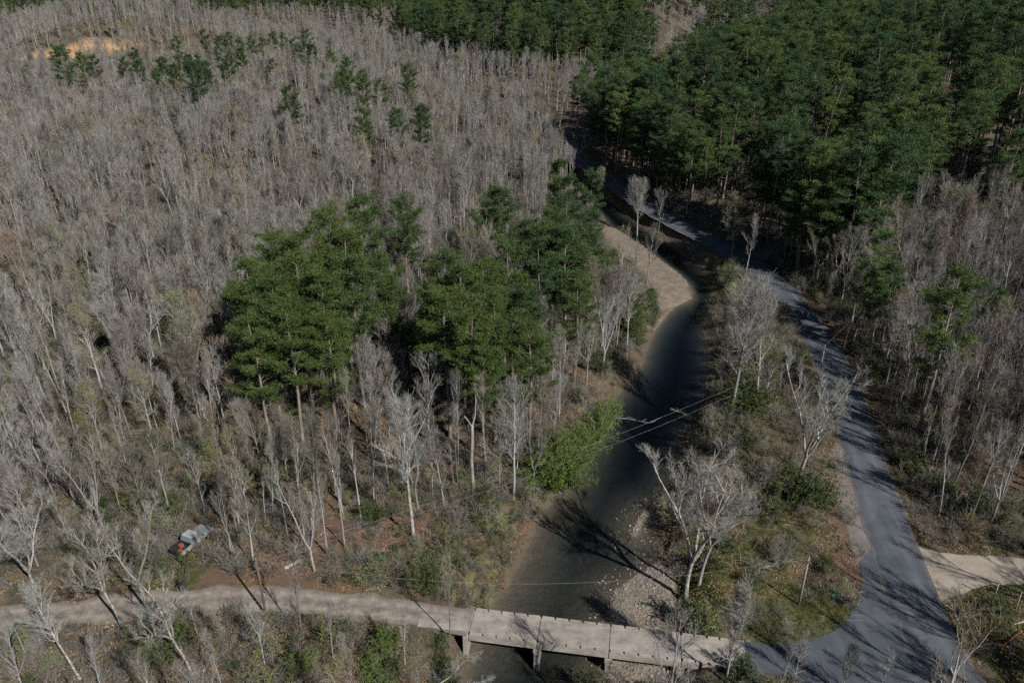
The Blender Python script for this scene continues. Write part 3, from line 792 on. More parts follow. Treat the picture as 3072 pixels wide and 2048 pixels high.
for i in range(4):
    reg_pine('hill%d' % i, 'needles_hill', seed=110 + i, h=22, r0=0.22, clear=0.30 + 0.06 * i, spread=4.1, whorls=10, per=5, tuft=88, peak=0.60)
reg_pine('young0', 'needles', seed=120, h=9, r0=0.12, clear=0.10, spread=2.2, whorls=11, per=5, tuft=50, peak=0.57)
def reg_shrub(key, leafm=None, wood='twig_grey', **kw):
    T, Lf = make_shrub(**kw)
    parts = [('stems', T.mesh('stems_' + key, [wood]))]
    if leafm: parts.append(('foliage', Lf.mesh('foliage_' + key, [leafm])))
    reg(key, kw['h'], parts)
for i in range(3): reg_shrub('brush%d' % i, wood='twig_brush', seed=130 + i, h=2.2, stems=11, twn=8, spread=1.0)
reg_shrub('cane0', 'leaf_bright', seed=140, h=4.5, stems=16, twn=9, leafmat_n=7000, leaf=0.105, spread=0.75)
reg_shrub('cane1', 'leaf_bright', seed=141, h=3.6, stems=14, twn=9, leafmat_n=5500, leaf=0.10, spread=0.9)
reg_shrub('green0', 'leaf_dark', seed=142, h=3.0, stems=12, twn=9, leafmat_n=4200, leaf=0.09, spread=1.0)
reg_shrub('green1', 'leaf_dark', seed=143, h=2.0, stems=10, twn=8, leafmat_n=2400, leaf=0.085, spread=1.2)
reg_shrub('fresh0', 'leaf_bud', seed=144, h=3.0, stems=12, twn=9, leafmat_n=1000, leaf=0.10, spread=1.1)

# ------------------------------------------------------------------ placing individuals
def put(name, key, x, y, h, label, cat, group=None, rz=None, z=None, tilt=(0, 0), rng=random):
    P = PROTO[key]; s = h / P['h']
    t = thing(name, label, cat, (x, y, (hz(x, y) if z is None else z)), rng.uniform(0, 6.28) if rz is None else rz, group, s)
    t.rotation_euler = (tilt[0], tilt[1], t.rotation_euler[2])
    for pn, me in P['parts']:
        o = bpy.data.objects.new(pn, me); COL.objects.link(o); o.parent = t
    return t

occupied = []
GB, GP = 'bare hardwood trees along the creek', 'pine trees of the valley'
HAND = [
 # key, x, y, h, label, tilt
 ('pale0', -49.9, 62.6, 13.7, 'pale crooked sycamore at the left frame edge behind the dirt road', (0, -0.06)),
 ('pale1', -39.3, 58.4, 14.1, 'pale forked tree at the near edge of the dirt road, left of the cedar bush', (0, -0.05)),
 ('fork1', -36.6, 59.2, 15.9, 'tall grey forked tree just in front of the walking person', (0, 0)),
 ('pale1', -30.0, 52.4, 13.4, 'pale leaning tree rising over the round cedar bush at the bottom edge', (0, -0.12)),
 ('sapling0', -28.1, 55.6, 5.6, 'small branchy tree right of the round cedar bush by the dirt road', (0, 0)),
 ('slim1', -20.6, 56.6, 12.3, 'thin upright tree in front of the dirt road, right of the brown utility pole', (0, 0)),
 ('pale2', -40.3, 51.9, 12.5, 'thick pale trunk leaning left in the bottom left corner', (0, -0.14)),
 ('round0', -28.3, 66.8, 13.1, 'bare tree with spreading limbs between the wrecked truck and the brown pole', (0, -0.03)),
 ('fork0', -21.6, 66.2, 12.8, 'bare forked tree on red leaf litter behind the pale board', (0, 0)),
 ('slim0', -30.5, 67.5, 10.8, 'short slim tree just right of the wrecked truck', (0, 0)),
 ('slim2', -31.3, 68.4, 10.0, 'thinner of the two stems right behind the wrecked truck', (0, 0)),
 ('slim3', -46.6, 54.4, 6.6, 'short grey tree at the left edge in front of the dirt road', (0, 0)),
 ('pale2', -11.3, 71.4, 19.7, 'tall pale straight tree standing alone in the scrub left of the creek', (0, -0.02)),
 ('slim1', -9.8, 79.0, 13.6, 'slim brown-stemmed tree behind the tall lone tree left of the creek', (0, 0)),
 ('round1', 0.2, 79.2, 18.2, 'big bare tree next to the bright green cane on the left bank', (0, 0)),
 ('slim3', -6.2, 56.8, 11.9, 'slender tree standing against the west end of the bridge', (0, 0)),
 ('pale0', 18.9, 64.3, 21.0, 'big pale many-forked tree on the right bank by the gravel bar', (0, -0.05)),
 ('fork1', 20.3, 64.9, 17.0, 'second stem close behind the big forked tree by the gravel bar', (0, 0.06)),
 ('pale0', 36.0, 81.0, 19.8, 'white sycamore with crooked limbs on the left verge of the paved road', (0, 0)),
 ('dense0', 31.5, 97.3, 22.4, 'broad silvery fan-crowned tree between creek and paved road', (0, 0)),
 ('round2', 35.5, 99.0, 19.5, 'narrower bare tree touching the right side of the silvery fan-crowned tree', (0, 0)),
 ('dense1', 19.9, 51.6, 12.9, 'dense upswept bare tree in front of the east end of the bridge', (0, 0)),
 ('dense0', 30.5, 184.5, 16.0, 'bright bare tree beside the far dark bend of the creek', (0, 0)),
 ('round3', 35.4, 183.5, 11.5, 'smaller bare tree right of the bright one at the far creek bend', (0, 0)),
 ('pale1', 20.6, 243.0, 11.5, 'pale bare tree against the deep shade where creek and road meet far back', (0, 0)),
 ('round0', 6.7, 96.6, 13.6, 'rounded bare tree on the red bare soil above the left bank', (0, 0)),
 ('round1', 12.0, 115.5, 15.6, 'bare tree behind the left bank, left of the sand bar', (0, 0)),
 ('fork0', 14.3, 111.0, 15.0, 'bare tree leaning toward the creek on the left bank', (0, 0.10)),
 ('round2', -11.4, 90.4, 15.8, 'wide bare crown in front of the middle pines', (0, 0)),
 ('dense1', -18.9, 91.5, 16.5, 'tall grey tree between the two pine clumps', (0, 0)),
 ('slim2', -15.8, 88.0, 13.5, 'slim grey tree in front of the gap between the pine clumps', (0, 0)),
 ('round3', -58.9, 94.4, 14.2, 'straight pale stem with flat crown in the left woods', (0, 0)),
 ('dense1', -42.9, 92.4, 15.9, 'many-branched bare tree at the left foot of the big pine clump', (0, 0)),
 ('pale1', -72.7, 108.3, 14.5, 'white forked sycamore in the left woods', (0, 0)),
 ('round0', -67.2, 96.6, 9.0, 'low spreading bare tree in the left woods', (0, 0)),
 ('dense1', -34.7, 86.5, 10.0, 'low dense grey tree in front of the big pine clump', (0, 0)),
 ('dense1', -28.6, 82.5, 11.5, 'fan-shaped bare tree below the middle of the big pine clump', (0, 0)),
 ('round2', -24.0, 79.5, 12.0, 'bare tree with arching limbs below the big pine clump', (0, 0)),
 ('slim0', -17.0, 78.5, 14.0, 'straight slim tree in the woods behind the red leaf litter', (0, 0)),
 ('fork0', -47.0, 72.0, 14.0, 'tall forked tree left of the wrecked truck', (0, -0.03)),
 ('round1', -41.5, 76.5, 13.0, 'bare tree behind the wrecked truck', (0, 0)),
 ('round3', -54.0, 70.0, 13.5, 'spreading bare tree at the left edge behind the dirt road', (0, 0)),
 ('slim1', -26.0, 72.0, 13.0, 'slim tree behind the red leaf litter, right of the truck', (0, 0)),
 ('slim2', -19.0, 70.0, 13.5, 'slim tree on the red leaf litter, far right of the brown pole', (0, 0)),
 ('round0', -13.5, 82.0, 13.0, 'bare tree behind the tall lone pale tree', (0, 0)),
 ('slim3', -7.0, 84.5, 15.0, 'slim tall tree left of the broken snag', (0, 0)),
 ('round1', 3.4, 86.5, 13.0, 'bare tree behind the bright green cane', (0, 0)),
 ('slim0', 9.3, 103.0, 14.0, 'slim bare tree close to the left bank, behind the red bare soil', (0, 0)),
 ('slim2', 17.5, 118.5, 13.0, 'slim bare tree at the waterline left of the blue pool', (0, 0)),
 ('slim1', 20.0, 127.0, 12.5, 'slim bare tree on the left bank nearest the sand bar', (0, 0)),
 ('round2', 22.0, 150.0, 12.0, 'thin-crowned bare tree at the back of the sand bar', (0, 0)),
 ('slim0', 23.5, 143.0, 10.5, 'thin bare tree growing at the inner edge of the sand bar', (0, 0)),
 ('slim3', 55.9, 119.0, 17.0, 'bare tree on the right roadside below the small pines', (0, 0)),
 ('fork1', 57.4, 101.0, 17.5, 'bare tree beside the tall roadside pine', (0, 0)),
 ('slim0', 61.5, 96.0, 18.0, 'tall pale bare tree right of the tall roadside pine', (0, 0)),
 ('round3', 66.5, 93.0, 18.0, 'tall bare tree with open limbs near the right frame edge', (0, 0)),
 ('slim2', 64.0, 86.0, 17.0, 'tall dark stem in the shaded woods above the driveway', (0, 0)),
 ('slim1', 58.5, 84.5, 16.0, 'tall thin tree in the shaded woods right of the paved road', (0, 0)),
 ('round0', 48.5, 153.5, 13.0, 'bare crown standing over the paved road behind the silvery tree', (0, 0)),
 ('sapling1', 26.5, 52.2, 6.5, 'dark sapling in front of the paved apron beyond the bridge', (0, 0)),
 ('dense1', 30.2, 50.5, 6.8, 'wispy bare tree at the bottom edge over the road junction', (0, 0)),
 ('sapling2', 34.0, 51.0, 5.5, 'wispy sapling at the bottom edge, rightmost over the road junction', (0, 0)),
 ('sapling1', 12.9, 49.6, 4.2, 'pale bushy tree rising in front of the middle of the bridge', (0, 0)),
 ('sapling0', 9.3, 50.2, 4.0, 'spreading pale saplings right of the bridge pier', (0, 0)),
 ('sapling0', -38.4, 67.0, 4.6, 'spindly sapling in front of the tail of the wrecked truck', (0, 0)),
 ('sapling2', -34.2, 67.6, 5.0, 'spindly sapling in front of the cab of the wrecked truck', (0, 0)),
 ('sapling2', 27.0, 73.0, 6.0, 'small bare tree in the scrub right of the big forked creek tree', (0, 0)),
 ('sapling0', 31.0, 79.0, 6.5, 'small bare tree in the scrub left of the white sycamore', (0, 0)),
 ('sapling1', 29.0, 86.0, 6.0, 'small bare tree on the right bank below the silvery tree', (0, 0)),
 ('sapling2', 27.4, 92.0, 5.5, 'small pale tree leaning over the water below the silvery tree', (0, 0)),
 ('sapling0', 40.5, 104.0, 5.5, 'small bare tree between the silvery tree and the paved road', (0, 0)),
 ('sapling1', 37.5, 118.0, 5.0, 'low bare tree on the bank right of the blue pool', (0, 0)),
]
BOT = 'slim bare tree at the bottom edge, '
HAND += [('slim%d' % (i % 4) if i % 3 else 'round%d' % (i % 4), x, y, h, BOT + w, (0, 0)) for i, (x, y, h, w) in enumerate([
 (-44.0, 49.5, 9.5, 'leftmost, in the corner'), (-36.5, 49.0, 9.0, 'left of the round cedar bush'), (-26.5, 50.5, 8.5, 'right of the round cedar bush'), (-23.5, 53.5, 8.0, 'in front of the brown pole'), (-17.2, 54.4, 8.5, 'before the thin upright tree'),
 (-15.0, 50.5, 7.5, 'left of the bright green bush by the bridge'), (-10.2, 53.6, 7.0, 'right of the bright green bush by the bridge'), (-8.3, 49.3, 6.5, 'beside the leaning tree under the bridge'), (23.4, 48.6, 8.0, 'right of the dense upswept tree'), (15.5, 48.5, 6.0, 'left of the dense upswept tree'), (37.0, 48.5, 6.5, 'over the paved junction'), (-31.0, 56.8, 6.0, 'behind the round cedar bush')])]
rngH = random.Random(5)
for key, x, y, h, lab, tl in HAND:
    put('bare_tree', key, x, y, h, lab, 'tree', GB, rz=(0.0 if tl != (0, 0) else None), tilt=tl, rng=rngH)
    occupied.append((x, y, 1.8))
BUDDING = [
 ('bud0', -43.5, 95.5, 21.5, 'large bare tree flushed with yellow-green buds left of the big pine clump'),
 ('bud1', -62.0, 104.0, 15.5, 'yellow-green budding tree behind the straight pale stem in the left woods'),
 ('bud1', -128.0, 235.0, 16.0, 'pale green budding crown in the upper left woods'),
 ('bud0', -121.0, 229.0, 17.0, 'wider of the two pale green crowns in the upper left woods'),
 ('bud1', -80.0, 240.0, 15.0, 'faint green budding crown right of the upper left pair'),
 ('bud1', 9.5, 124.0, 12.0, 'olive budding tree behind the left bank pines'),
 ('bud1', 14.0, 131.0, 12.0, 'olive budding tree in front of the sand bar'),
 ('bud1', 6.0, 104.0, 12.0, 'olive budding tree between the middle pines and the left bank'),
 ('bud1', 11.5, 106.5, 11.0, 'olive budding tree close above the yellow-green bank clump'),
 ('bud1', 16.5, 121.5, 10.0, 'olive budding tree on the left bank opposite the silvery tree'),
 ('bud0', -70.0, 118.0, 15.0, 'yellow-green budding tree behind the white forked sycamore'),
 ('bud1', -52.0, 82.0, 11.0, 'yellowish budding tree in the near left woods'),
 ('bud1', 11.0, 218.0, 12.0, 'green-tinged budding tree left of the far creek'),
 ('bud1', 3.0, 232.0, 13.0, 'green-tinged budding tree left of the far paved bend'),
 ('bud1', 47.2, 160.5, 15.5, 'pale green budding tree rising from the shaded roadside below the pine hill'),
 ('bud2', -22.0, 165.0, 14.0, 'reddish budding crown behind the central pines'),
 ('bud2', -40.0, 330.0, 15.0, 'orange-tinted crown just left of the far pine hill'),
 ('bud2', -60.0, 342.0, 15.0, 'orange-tinted crown among the scattered far pines'),
 ('bud2', -95.0, 395.0, 15.0, 'rusty crown beside the far pine row'),
 ('bud2', -26.0, 150.0, 12.0, 'russet budding tree above the big pine clump'),
 ('bud2', -14.0, 128.0, 12.0, 'russet budding tree between the lone pines'),
 ('bud2', -108.0, 388.0, 15.0, 'rusty crown below the far pine row'),
 ('bud1', 38.0, 102.5, 9.0, 'greenish budding small tree behind the silvery tree'),
 ('bud1', 24.0, 214.0, 10.0, 'yellowish small tree between the far creek and road'),
]
for key, x, y, h, lab in BUDDING:
    put('budding_tree', key, x, y, h, lab, 'tree', 'trees flushed with early buds', rng=rngH)
    occupied.append((x, y, 2.2))

ORD = ['leftmost', 'second from the left', 'third from the left', 'fourth from the left', 'fifth from the left', 'sixth from the left', 'seventh from the left', 'eighth from the left', 'ninth from the left', 'tenth from the left', 'eleventh from the left', 'twelfth from the left', 'thirteenth from the left', 'fourteenth from the left', 'fifteenth from the left', 'sixteenth from the left']
CENTRAL = [(-35.2, 98.0, 24), (-28.9, 97.8, 25), (-34.2, 109.8, 24), (-29.6, 108.8, 25), (-27.4, 113.8, 26), (-23.7, 121.9, 25), (-28.2, 89.6, 22), (-23.5, 91.0, 20), (-32.3, 89.1, 20), (-21.6, 99.9, 24), (-18.5, 105.2, 22), (-24.7, 94.8, 24), (-32.0, 93.4, 23), (-24.6, 107.9, 24)]
MID = [(-9.7, 104.8, 23), (-6.7, 96.8, 24), (-3.5, 100.3, 23), (0.1, 103.3, 24), (-8.6, 92.4, 22), (-2.3, 91.6, 22), (1.5, 95.6, 21), (2.4, 90.2, 19), (-3.6, 87.0, 17), (-5.4, 89.3, 22), (-11.6, 97.5, 20)]
UP = [(12.5, 126.5, 19), (9.8, 109.5, 18), (6.6, 121.5, 21), (-2.3, 139.7, 22), (-5.3, 137.0, 20), (-19.3, 136.6, 21), (11.1, 157.6, 22), (14.9, 154.3, 20), (9.1, 133.8, 22), (7.0, 128.9, 21), (4.8, 113.0, 22), (8.5, 117.6, 22), (11.0, 121.0, 18), (15.5, 148.5, 15), (5.2, 125.0, 20), (2.6, 128.7, 19)]
k = 0
for lst, phr in ((CENTRAL, 'big pine clump left of centre'), (MID, 'middle pine clump on the left bank'), (UP, 'string of pines behind the left bank')):
    for n_, (x, y, h) in enumerate(sorted(lst, key=lambda q: q[0] / q[1])):
        put('pine_tree', 'pine%d' % (k % 4), x, y, h, 'tall green pine, %s in the %s' % (ORD[n_], phr), 'pine tree', GP, rng=rngH); k += 1
        occupied.append((x, y, 3.0))
for x, y, h, lab in [(-15.7, 108.1, 9, 'young bushy pine in the gap between the two pine clumps'), (22.0, 124.0, 7, 'young bushy pine at the waterline left of the blue pool'), (16.4, 137.3, 11, 'young pine left of the sand bar'), (26.0, 136.0, 5.5, 'small bushy evergreen at the tip of the sand bar')]:
    put('pine_tree', 'young0', x, y, h, lab, 'pine tree', GP, rng=rngH); occupied.append((x, y, 2.0))
for kk, x, y, h, lab in [('pine1', 56.4, 93.0, 24.6, 'tall lone pine with bare lower trunk right of the paved road'), ('hill1', 57.2, 119, 21, 'tallest of the small pines on the right roadside'), ('hill2', 60.5, 116, 16, 'medium pine among the small pines on the right roadside'), ('hill0', 63, 121, 15, 'rightmost of the small pines on the right roadside'), ('hill3', 59.6, 124, 13, 'short pine behind the small pines on the right roadside'), ('young0', 73, 110, 12, 'dark bushy pine in the bare woods near the right edge')]:
    put('pine_tree', kk, x, y, h, lab, 'pine tree', GP, rng=rngH); occupied.append((x, y, 2.5))
FARP = [(-180.5, 351.2), (-172.5, 344.2), (-160.9, 344.2), (-148.2, 330.9), (-138.4, 329.6), (-144.7, 364.6), (-131.3, 351.2), (-135.5, 349.8), (-119.1, 323.3), (-130.3, 372.5), (-120.6, 354.1), (-118.2, 366.2), (-162.2, 407.4), (-166.2, 369.3), (-155.1, 429.4), (-146.5, 423.2), (-143.4, 427.3), (-135.0, 419.1), (-129.5, 417.1), (-126.4, 427.3), (-124.4, 440.1), (-118.8, 440.1), (-104.4, 403.6), (-90.7, 380.7), (-82.8, 382.4), (-95.5, 330.9), (-69.1, 254.5), (-61.2, 293.1), (-53.1, 295.1), (-44.9, 278.5), (-41.6, 229.5), (-33.3, 232.8), (-26.3, 233.4), (-61.0, 303.7), (-85.4, 545.7), (22.7, 283), (-97.0, 549.0), (-36.8, 293.1), (-264.7, 545), (-260.6, 550), (-256.8, 560), (-232.6, 517.3), (-126.8, 329.6), (-128.9, 317.3), (-135.4, 315.0), (-116.5, 337.4)]
FL = {26: 'lone dark pine in the bare woods left of the three-pine row', 30: 'leftmost pine of the three-pine row in the bare woods', 31: 'middle pine of the three-pine row in the bare woods', 32: 'rightmost and fullest pine of the three-pine row in the bare woods', 28: 'left one of two round pines above the three-pine row', 29: 'right one of two round pines above the three-pine row', 0: 'leftmost dark pine below the orange clearing', 35: 'small pine left of the pine hill near the far paved bend', 22: 'lone round pine right of the far pine row', 25: 'lone pine right of the far left pine cluster'}
for i, (x, y) in enumerate(FARP):
    lab = FL.get(i)
    if not lab:
        if y > 500: lab = 'dark pine beside or beyond the orange clearing far back'
        elif y > 400: lab = 'round dark pine in the far row above the left pine cluster'
        elif x < -110: lab = 'dark pine of the far left pine cluster in the bare woods'
        else: lab = 'single far pine above the three-pine row'
    put('pine_tree', 'pine%d' % (i % 4), x, y, (17.5 if y > 300 else 20) + rngH.uniform(-2, 2), lab, 'pine tree', GP, rng=rngH); occupied.append((x, y, 3.0))

# leafy shrubs
SHRUBS = [
 ('cane0', 6.3, 82.8, 5.6, 'bright green leafy thicket, lowest and fullest clump on the left bank'), ('cane1', 4.2, 83.0, 4.6, 'bright green leafy clump left of the fullest one on the left bank'), ('cane0', 7.9, 85.6, 5.4, 'bright green leafy clump just behind the fullest one on the left bank'),
 ('cane1', 5.6, 86.4, 4.6, 'bright green leafy clump set back from the water beside the red soil'), ('cane0', 9.4, 89.4, 4.8, 'bright green leafy clump in the middle of the bank row'), ('cane1', 11.2, 93.8, 4.2, 'yellow-green leafy clump toward the upper end of the bank row'), ('cane0', 12.9, 97.6, 3.8, 'uppermost bright green clump of the bank row'), ('cane1', 14.4, 101.6, 3.2, 'small yellow-green clump beyond the bank row'),
 ('green0', -33.2, 54.6, 4.0, 'round dark green cedar bush below the dirt road'), ('cane1', -19.6, 52.6, 2.2, 'small bright green bush at the bottom edge'), ('cane1', -13.0, 51.4, 2.6, 'bright green bush at the bottom edge left of the bridge'), ('cane0', -12.0, 55.0, 2.6, 'green bush below the west end of the bridge'),
 ('cane1', -1.2, 61.6, 1.2, 'low bright green plants at the bridge corner'), ('fresh0', 28.6, 92.5, 2.6, 'yellow-green round bush on the right bank below the silvery tree'), ('green0', 31.5, 90.5, 2.8, 'dark green bush on the right bank below the silvery tree'), ('green0', 33.5, 97.0, 4.5, 'green leafy shrub under the silvery tree'), ('green0', 35.0, 99.0, 5.0, 'taller leafy shrub under the right side of the silvery tree'), ('green0', 33.0, 100.0, 4.0, 'dark leafy shrub behind the silvery tree trunk'),
 ('green0', 35.2, 78.0, 5.0, 'dark evergreen shrub at the foot of the white sycamore'), ('green0', 36.9, 77.0, 3.6, 'dark evergreen shrub right of the white sycamore foot'), ('green1', 31.5, 75.5, 2.6, 'dark shrub in the shade left of the white sycamore'), ('green1', 18.5, 60.0, 2.6, 'olive shrub between the gravel bar and the grass'), ('fresh0', 20.0, 59.0, 3.0, 'olive bushy shrub beside the bridge and gravel bar'), ('green1', 22.0, 67.0, 1.8, 'green shrub behind the big forked tree by the gravel bar'), ('green1', 25.5, 64.0, 1.5, 'green shrub in the grass right of the big forked tree'), ('green1', 24.0, 69.5, 1.8, 'green shrub in the grass behind the big forked tree'),
 ('green0', -16.3, 74.0, 2.8, 'dark green bush left of the tall lone pale tree'), ('green1', -4.0, 74.5, 1.4, 'low green bush in the scrub by the left bank'), ('green1', -1.4, 72.5, 1.4, 'low green bush at the edge of the left bank'), ('green1', -9.0, 67.0, 1.5, 'low green bush in the scrub above the bridge'), ('green1', -7.0, 70.0, 1.5, 'low dark bush in the middle of the left bank scrub'),
 ('green1', -36.0, 67.0, 1.6, 'low green bush in front of the wrecked truck'), ('green1', -41.0, 66.0, 1.8, 'low green bush left of the wrecked truck'), ('green0', -64.0, 88.0, 3.5, 'dark green shrub at the left edge of the woods'), ('green0', -93.0, 136.0, 6.0, 'dark evergreen bush deep in the left woods'), ('green0', -72.0, 142.0, 4.0, 'olive evergreen bush in the middle of the left woods'), ('green1', 49.5, 60.4, 1.6, 'small shrub beside the leaning post on the grass'), ('green0', 55.5, 76.0, 2.8, 'dark shrub in the shade above the driveway'), ('green0', 53.2, 79.5, 2.5, 'dark shrub by the right road edge above the driveway'), ('green0', 22.5, 131.0, 4.5, 'full green shrub at the waterline beside the sand bar tip'), ('green0', 20.2, 125.5, 4.0, 'full green shrub overhanging the blue pool'),
 ('fresh0', 38.5, 108.0, 3.2, 'olive shrub on the verge left of the paved road'), ('fresh0', 41.5, 116.0, 3.0, 'olive shrub on the verge beyond the silvery tree'),
]
for key, x, y, h, lab in SHRUBS:
    put('shrub', key, x, y, h, lab, 'shrub', 'leafy shrubs', rng=rngH)
    occupied.append((x, y, 1.0))

# ------------------------------------------------------------------ the woods: where trees stand
rs = np.random.RandomState(11)
def jitter_grid(x0, x1, y0, y1, cell):
    xs = np.arange(x0, x1, cell); ys = np.arange(y0, y1, cell)
    X, Y = np.meshgrid(xs, ys); X = X + rs.uniform(-.48, .48, X.shape) * cell; Y = Y + rs.uniform(-.48, .48, Y.shape) * cell
    X = X.ravel(); Y = Y.ravel()
    m = np.abs(X) < 0.70 * Y + 30
    return X[m], Y[m]
def woods_points():
    out = []
    for (y0, y1, cell) in ((44, 150, 3.0), (150, 300, 3.5), (300, 520, 4.7), (520, 900, 7.5), (900, 1700, 13.0)):
        X, Y = jitter_grid(-0.72 * y1 - 30, 0.72 * y1 + 30, y0, y1, cell)
        out.append(np.stack([X, Y], -1))
    return np.concatenate(out)
WP = woods_points()
X, Y = WP[:, 0], WP[:, 1]
dw = np.where(inside(X, Y, WPOLY) & (Y < 400), -1, seg_dist(X, Y, WPOLY, True)[0])
dr = seg_dist(X, Y, ROAD)[0]; dd = seg_dist(X, Y, DIRT)[0]
df, sf = seg_dist(X, Y, FOOT)
east = np.where(sf > 0, df, -1)
OPEN = [[(-19, 63), (-16, 76), (-4, 75.5), (3.5, 82), (4, 76), (0, 64), (-4, 58), (-14, 60)],           # scrub on the left bank
        [(3, 44), (8, 58), (18, 72), (24, 97), (38, 130), (40, 165), (34, 190), (56, 190), (57, 140), (46, 66), (46, 45)],  # between creek and road
        [(44, 40), (47, 72), (80, 76), (80, 40)],                                                      # grass and driveway
        [(-70, 44), (-70, 66.0), (-30, 66.2), (-4, 64), (6, 44)],                                      # dirt road strip
        BARS[1], CLEARING, [(17, 129), (25, 129), (29, 140), (22, 200), (12, 205), (13.5, 170)],
        [(4, 308), (8, 292), (18, 292), (14, 312)]]
ok = (dw > np.where(Y > 305, 0.4, np.where(Y > 190, 0.9, 2.0))) & (dr > np.where(Y > 316, 2.9, np.where(Y > 145, 4.2, 5.5))) & (dd > 3.2)
for o in OPEN: ok &= ~inside(X, Y, o)
oc = np.array(occupied)
for i0 in range(0, len(oc)):
    x, y, r = oc[i0]
    ok &= (X - x) ** 2 + (Y - y) ** 2 > r * r
# the sight lines on to the truck stay free of trunks
ok &= ~((np.abs(X - (-36.5)) < 4.5) & (np.abs(Y - 70.5) < 5.0))
X, Y, east, dw, dr = X[ok], Y[ok], east[ok], dw[ok], dr[ok]
nz = fbm(X / 40, Y / 40, 17); nz2 = fbm(X / 11, Y / 11, 19)
q = np.sqrt(((X - 48) / 132) ** 2 + ((Y - 610) / 235) ** 2)
pinep = np.zeros(len(X))
pinep = np.where((east > 2) & (Y > 150 + 16 * (nz - .5)), 0.90 - 0.25 * (nz2 > 0.68), pinep)
pinep = np.where((east > 2) & (Y > 150) & (X > 110 + 0.5 * (Y - 150)) & (nz2 > 0.6), 0.6, pinep)
pinep = np.where((east > 0.5) & (east < 13) & (Y > 143) & (Y < 275), 0.97, pinep)
pinep = np.where((q < 0.98) & (nz2 < 0.72), 0.92, pinep)
pinep = np.where((q < 1.0) & (X > 0.155 * Y), 0.25, pinep)
pinep = np.where((Y > 640) & (Y < 740) & (X > -420) & (nz > 0.52), 0.7, pinep)
pinep = np.where((Y > 690) & (nz > 0.36), 0.88, pinep)
pinep = np.where((east < 0) & (Y < 640) & (q > 1), np.where(Y > 260, 0.004, 0), pinep)
isp = rs.rand(len(X)) < pinep
keep = np.where(isp, rs.rand(len(X)) < np.where(Y < 300, np.where((east < 13) & (Y > 143), 0.92, np.where(nz2 > 0.5, 0.15, 0.27)), 0.42), rs.rand(len(X)) < np.where(Y < 150, np.where(east > 0, np.where(east < 32, 1.0, 0.8), np.clip((fbm(X / 8, Y / 8, 27, 2) - 0.25) * 2.4, 0.15, 1.0)), np.clip((fbm(X / 12, Y / 12, 29, 2) - 0.22) * 2.6, 0.2, 1.0)))
X, Y, isp, east, dw = X[keep], Y[keep], isp[keep], east[keep], dw[keep]
Z = height(X, Y)
HT = np.where(isp, rs.uniform(17, 29, len(X)), 8.5 + 10.5 * rs.beta(1.6, 1.5, len(X)) + 3.0 * (nz[keep] - 0.5))
HT = np.where(~isp & (Y > 140), HT * 0.95, HT)
HT = np.where(~isp & (X < -4) & (Y < 100), HT * 0.82, HT)
RZ = rs.uniform(0, 6.283, len(X))
BK = ['slim0', 'slim1', 'slim2', 'slim3', 'round0', 'round1', 'round2', 'round3', 'fork0', 'fork1', 'pale1', 'pale2', 'dense1', 'bud1', 'bud2', 'sapling0', 'sapling1']
BW = np.array([.09, .09, .09, .08, .085, .085, .085, .085, .065, .065, .012, .018, .08, .035, .028, .05, .045]); BW /= BW.sum()
BI = rs.choice(len(BK), len(X), p=BW)
PI_ = rs.randint(0, 4, len(X))
LOOK = {'slim': 'slender bare', 'round': 'round-crowned bare', 'fork': 'forked bare', 'pale': 'pale-barked bare', 'dense': 'bushy bare', 'sapling': 'spindly bare', 'bud': 'budding'}
MARKS = [('wrecked truck', -36.5, 71), ('brown utility pole', -25, 60), ('tall lone pale tree', -11.3, 71.4), ('big pine clump', -27, 99), ('middle pine clump', -4, 96), ('sand bar', 29, 155), ('string of pines', 5, 128), ('tall lone pine', 56.4, 93), ('gravel driveway', 58, 67), ('small roadside pines', 60, 119), ('white forked sycamore', -72.7, 108), ('yellow-green budding tree', -43.5, 95.5), ('three-pine row', -34, 232), ('silvery tree', 31.5, 97), ('dark evergreen bush', -93, 136), ('far creek bend', 31, 184), ('broken snag', -4.8, 78.4)]
def where(x, y):
    nm, mx, my = min(MARKS, key=lambda m: math.hypot(x - m[1], y - m[2]))
    dx, dy = x - mx, y - my; d = math.hypot(dx, dy)
    a = math.degrees(math.atan2(dx, dy))
    s = ['behind', 'behind and right of', 'right of', 'before and right of', 'before', 'before and left of', 'left of', 'behind and left of'][int(((a + 22.5) % 360) // 45)]
    band = 'close' if d < 9 else 'further' if d < 22 else 'far'
    return '%s %s the %s' % (band, s, nm)
COLS = [(0.135, 'above the far creek bend'), (0.19, 'above the sand bar'), (0.245, 'left above the silvery tree'), (0.30, 'right above the silvery tree'), (0.36, 'above the white sycamore'), (0.42, 'left above the small roadside pines'), (0.48, 'right above the small roadside pines'), (0.54, 'above the tall lone pine'), (0.60, 'right of the tall lone pine'), (9, 'at the right frame edge')]
TIERS = ['front', 'second', 'third', 'fourth', 'fifth', 'sixth', 'seventh', 'eighth', 'ninth', 'tenth']
def hill_label(x, y, h, e):
    c = next(t for lim, t in COLS if x / y < lim)
    r = TIERS[min(9, int(max(0, e - 2) // 7))]
    return '%s %s-tier hill pine %s' % ('tall' if h > 25 else 'middling' if h > 21 else 'short', r, c)
inview = (np.abs(X) < 0.64 * Y + 2) & (Y > 55)
order = np.argsort(np.where(inview, np.hypot(X, Y), 1e6))
nb = 300 - len(HAND); np_ = 300 - len(CENTRAL) - len(MID) - len(UP) - 10 - len(FARP)
solo = np.zeros(len(X), bool); cb = cp = 0
used_lab = {}
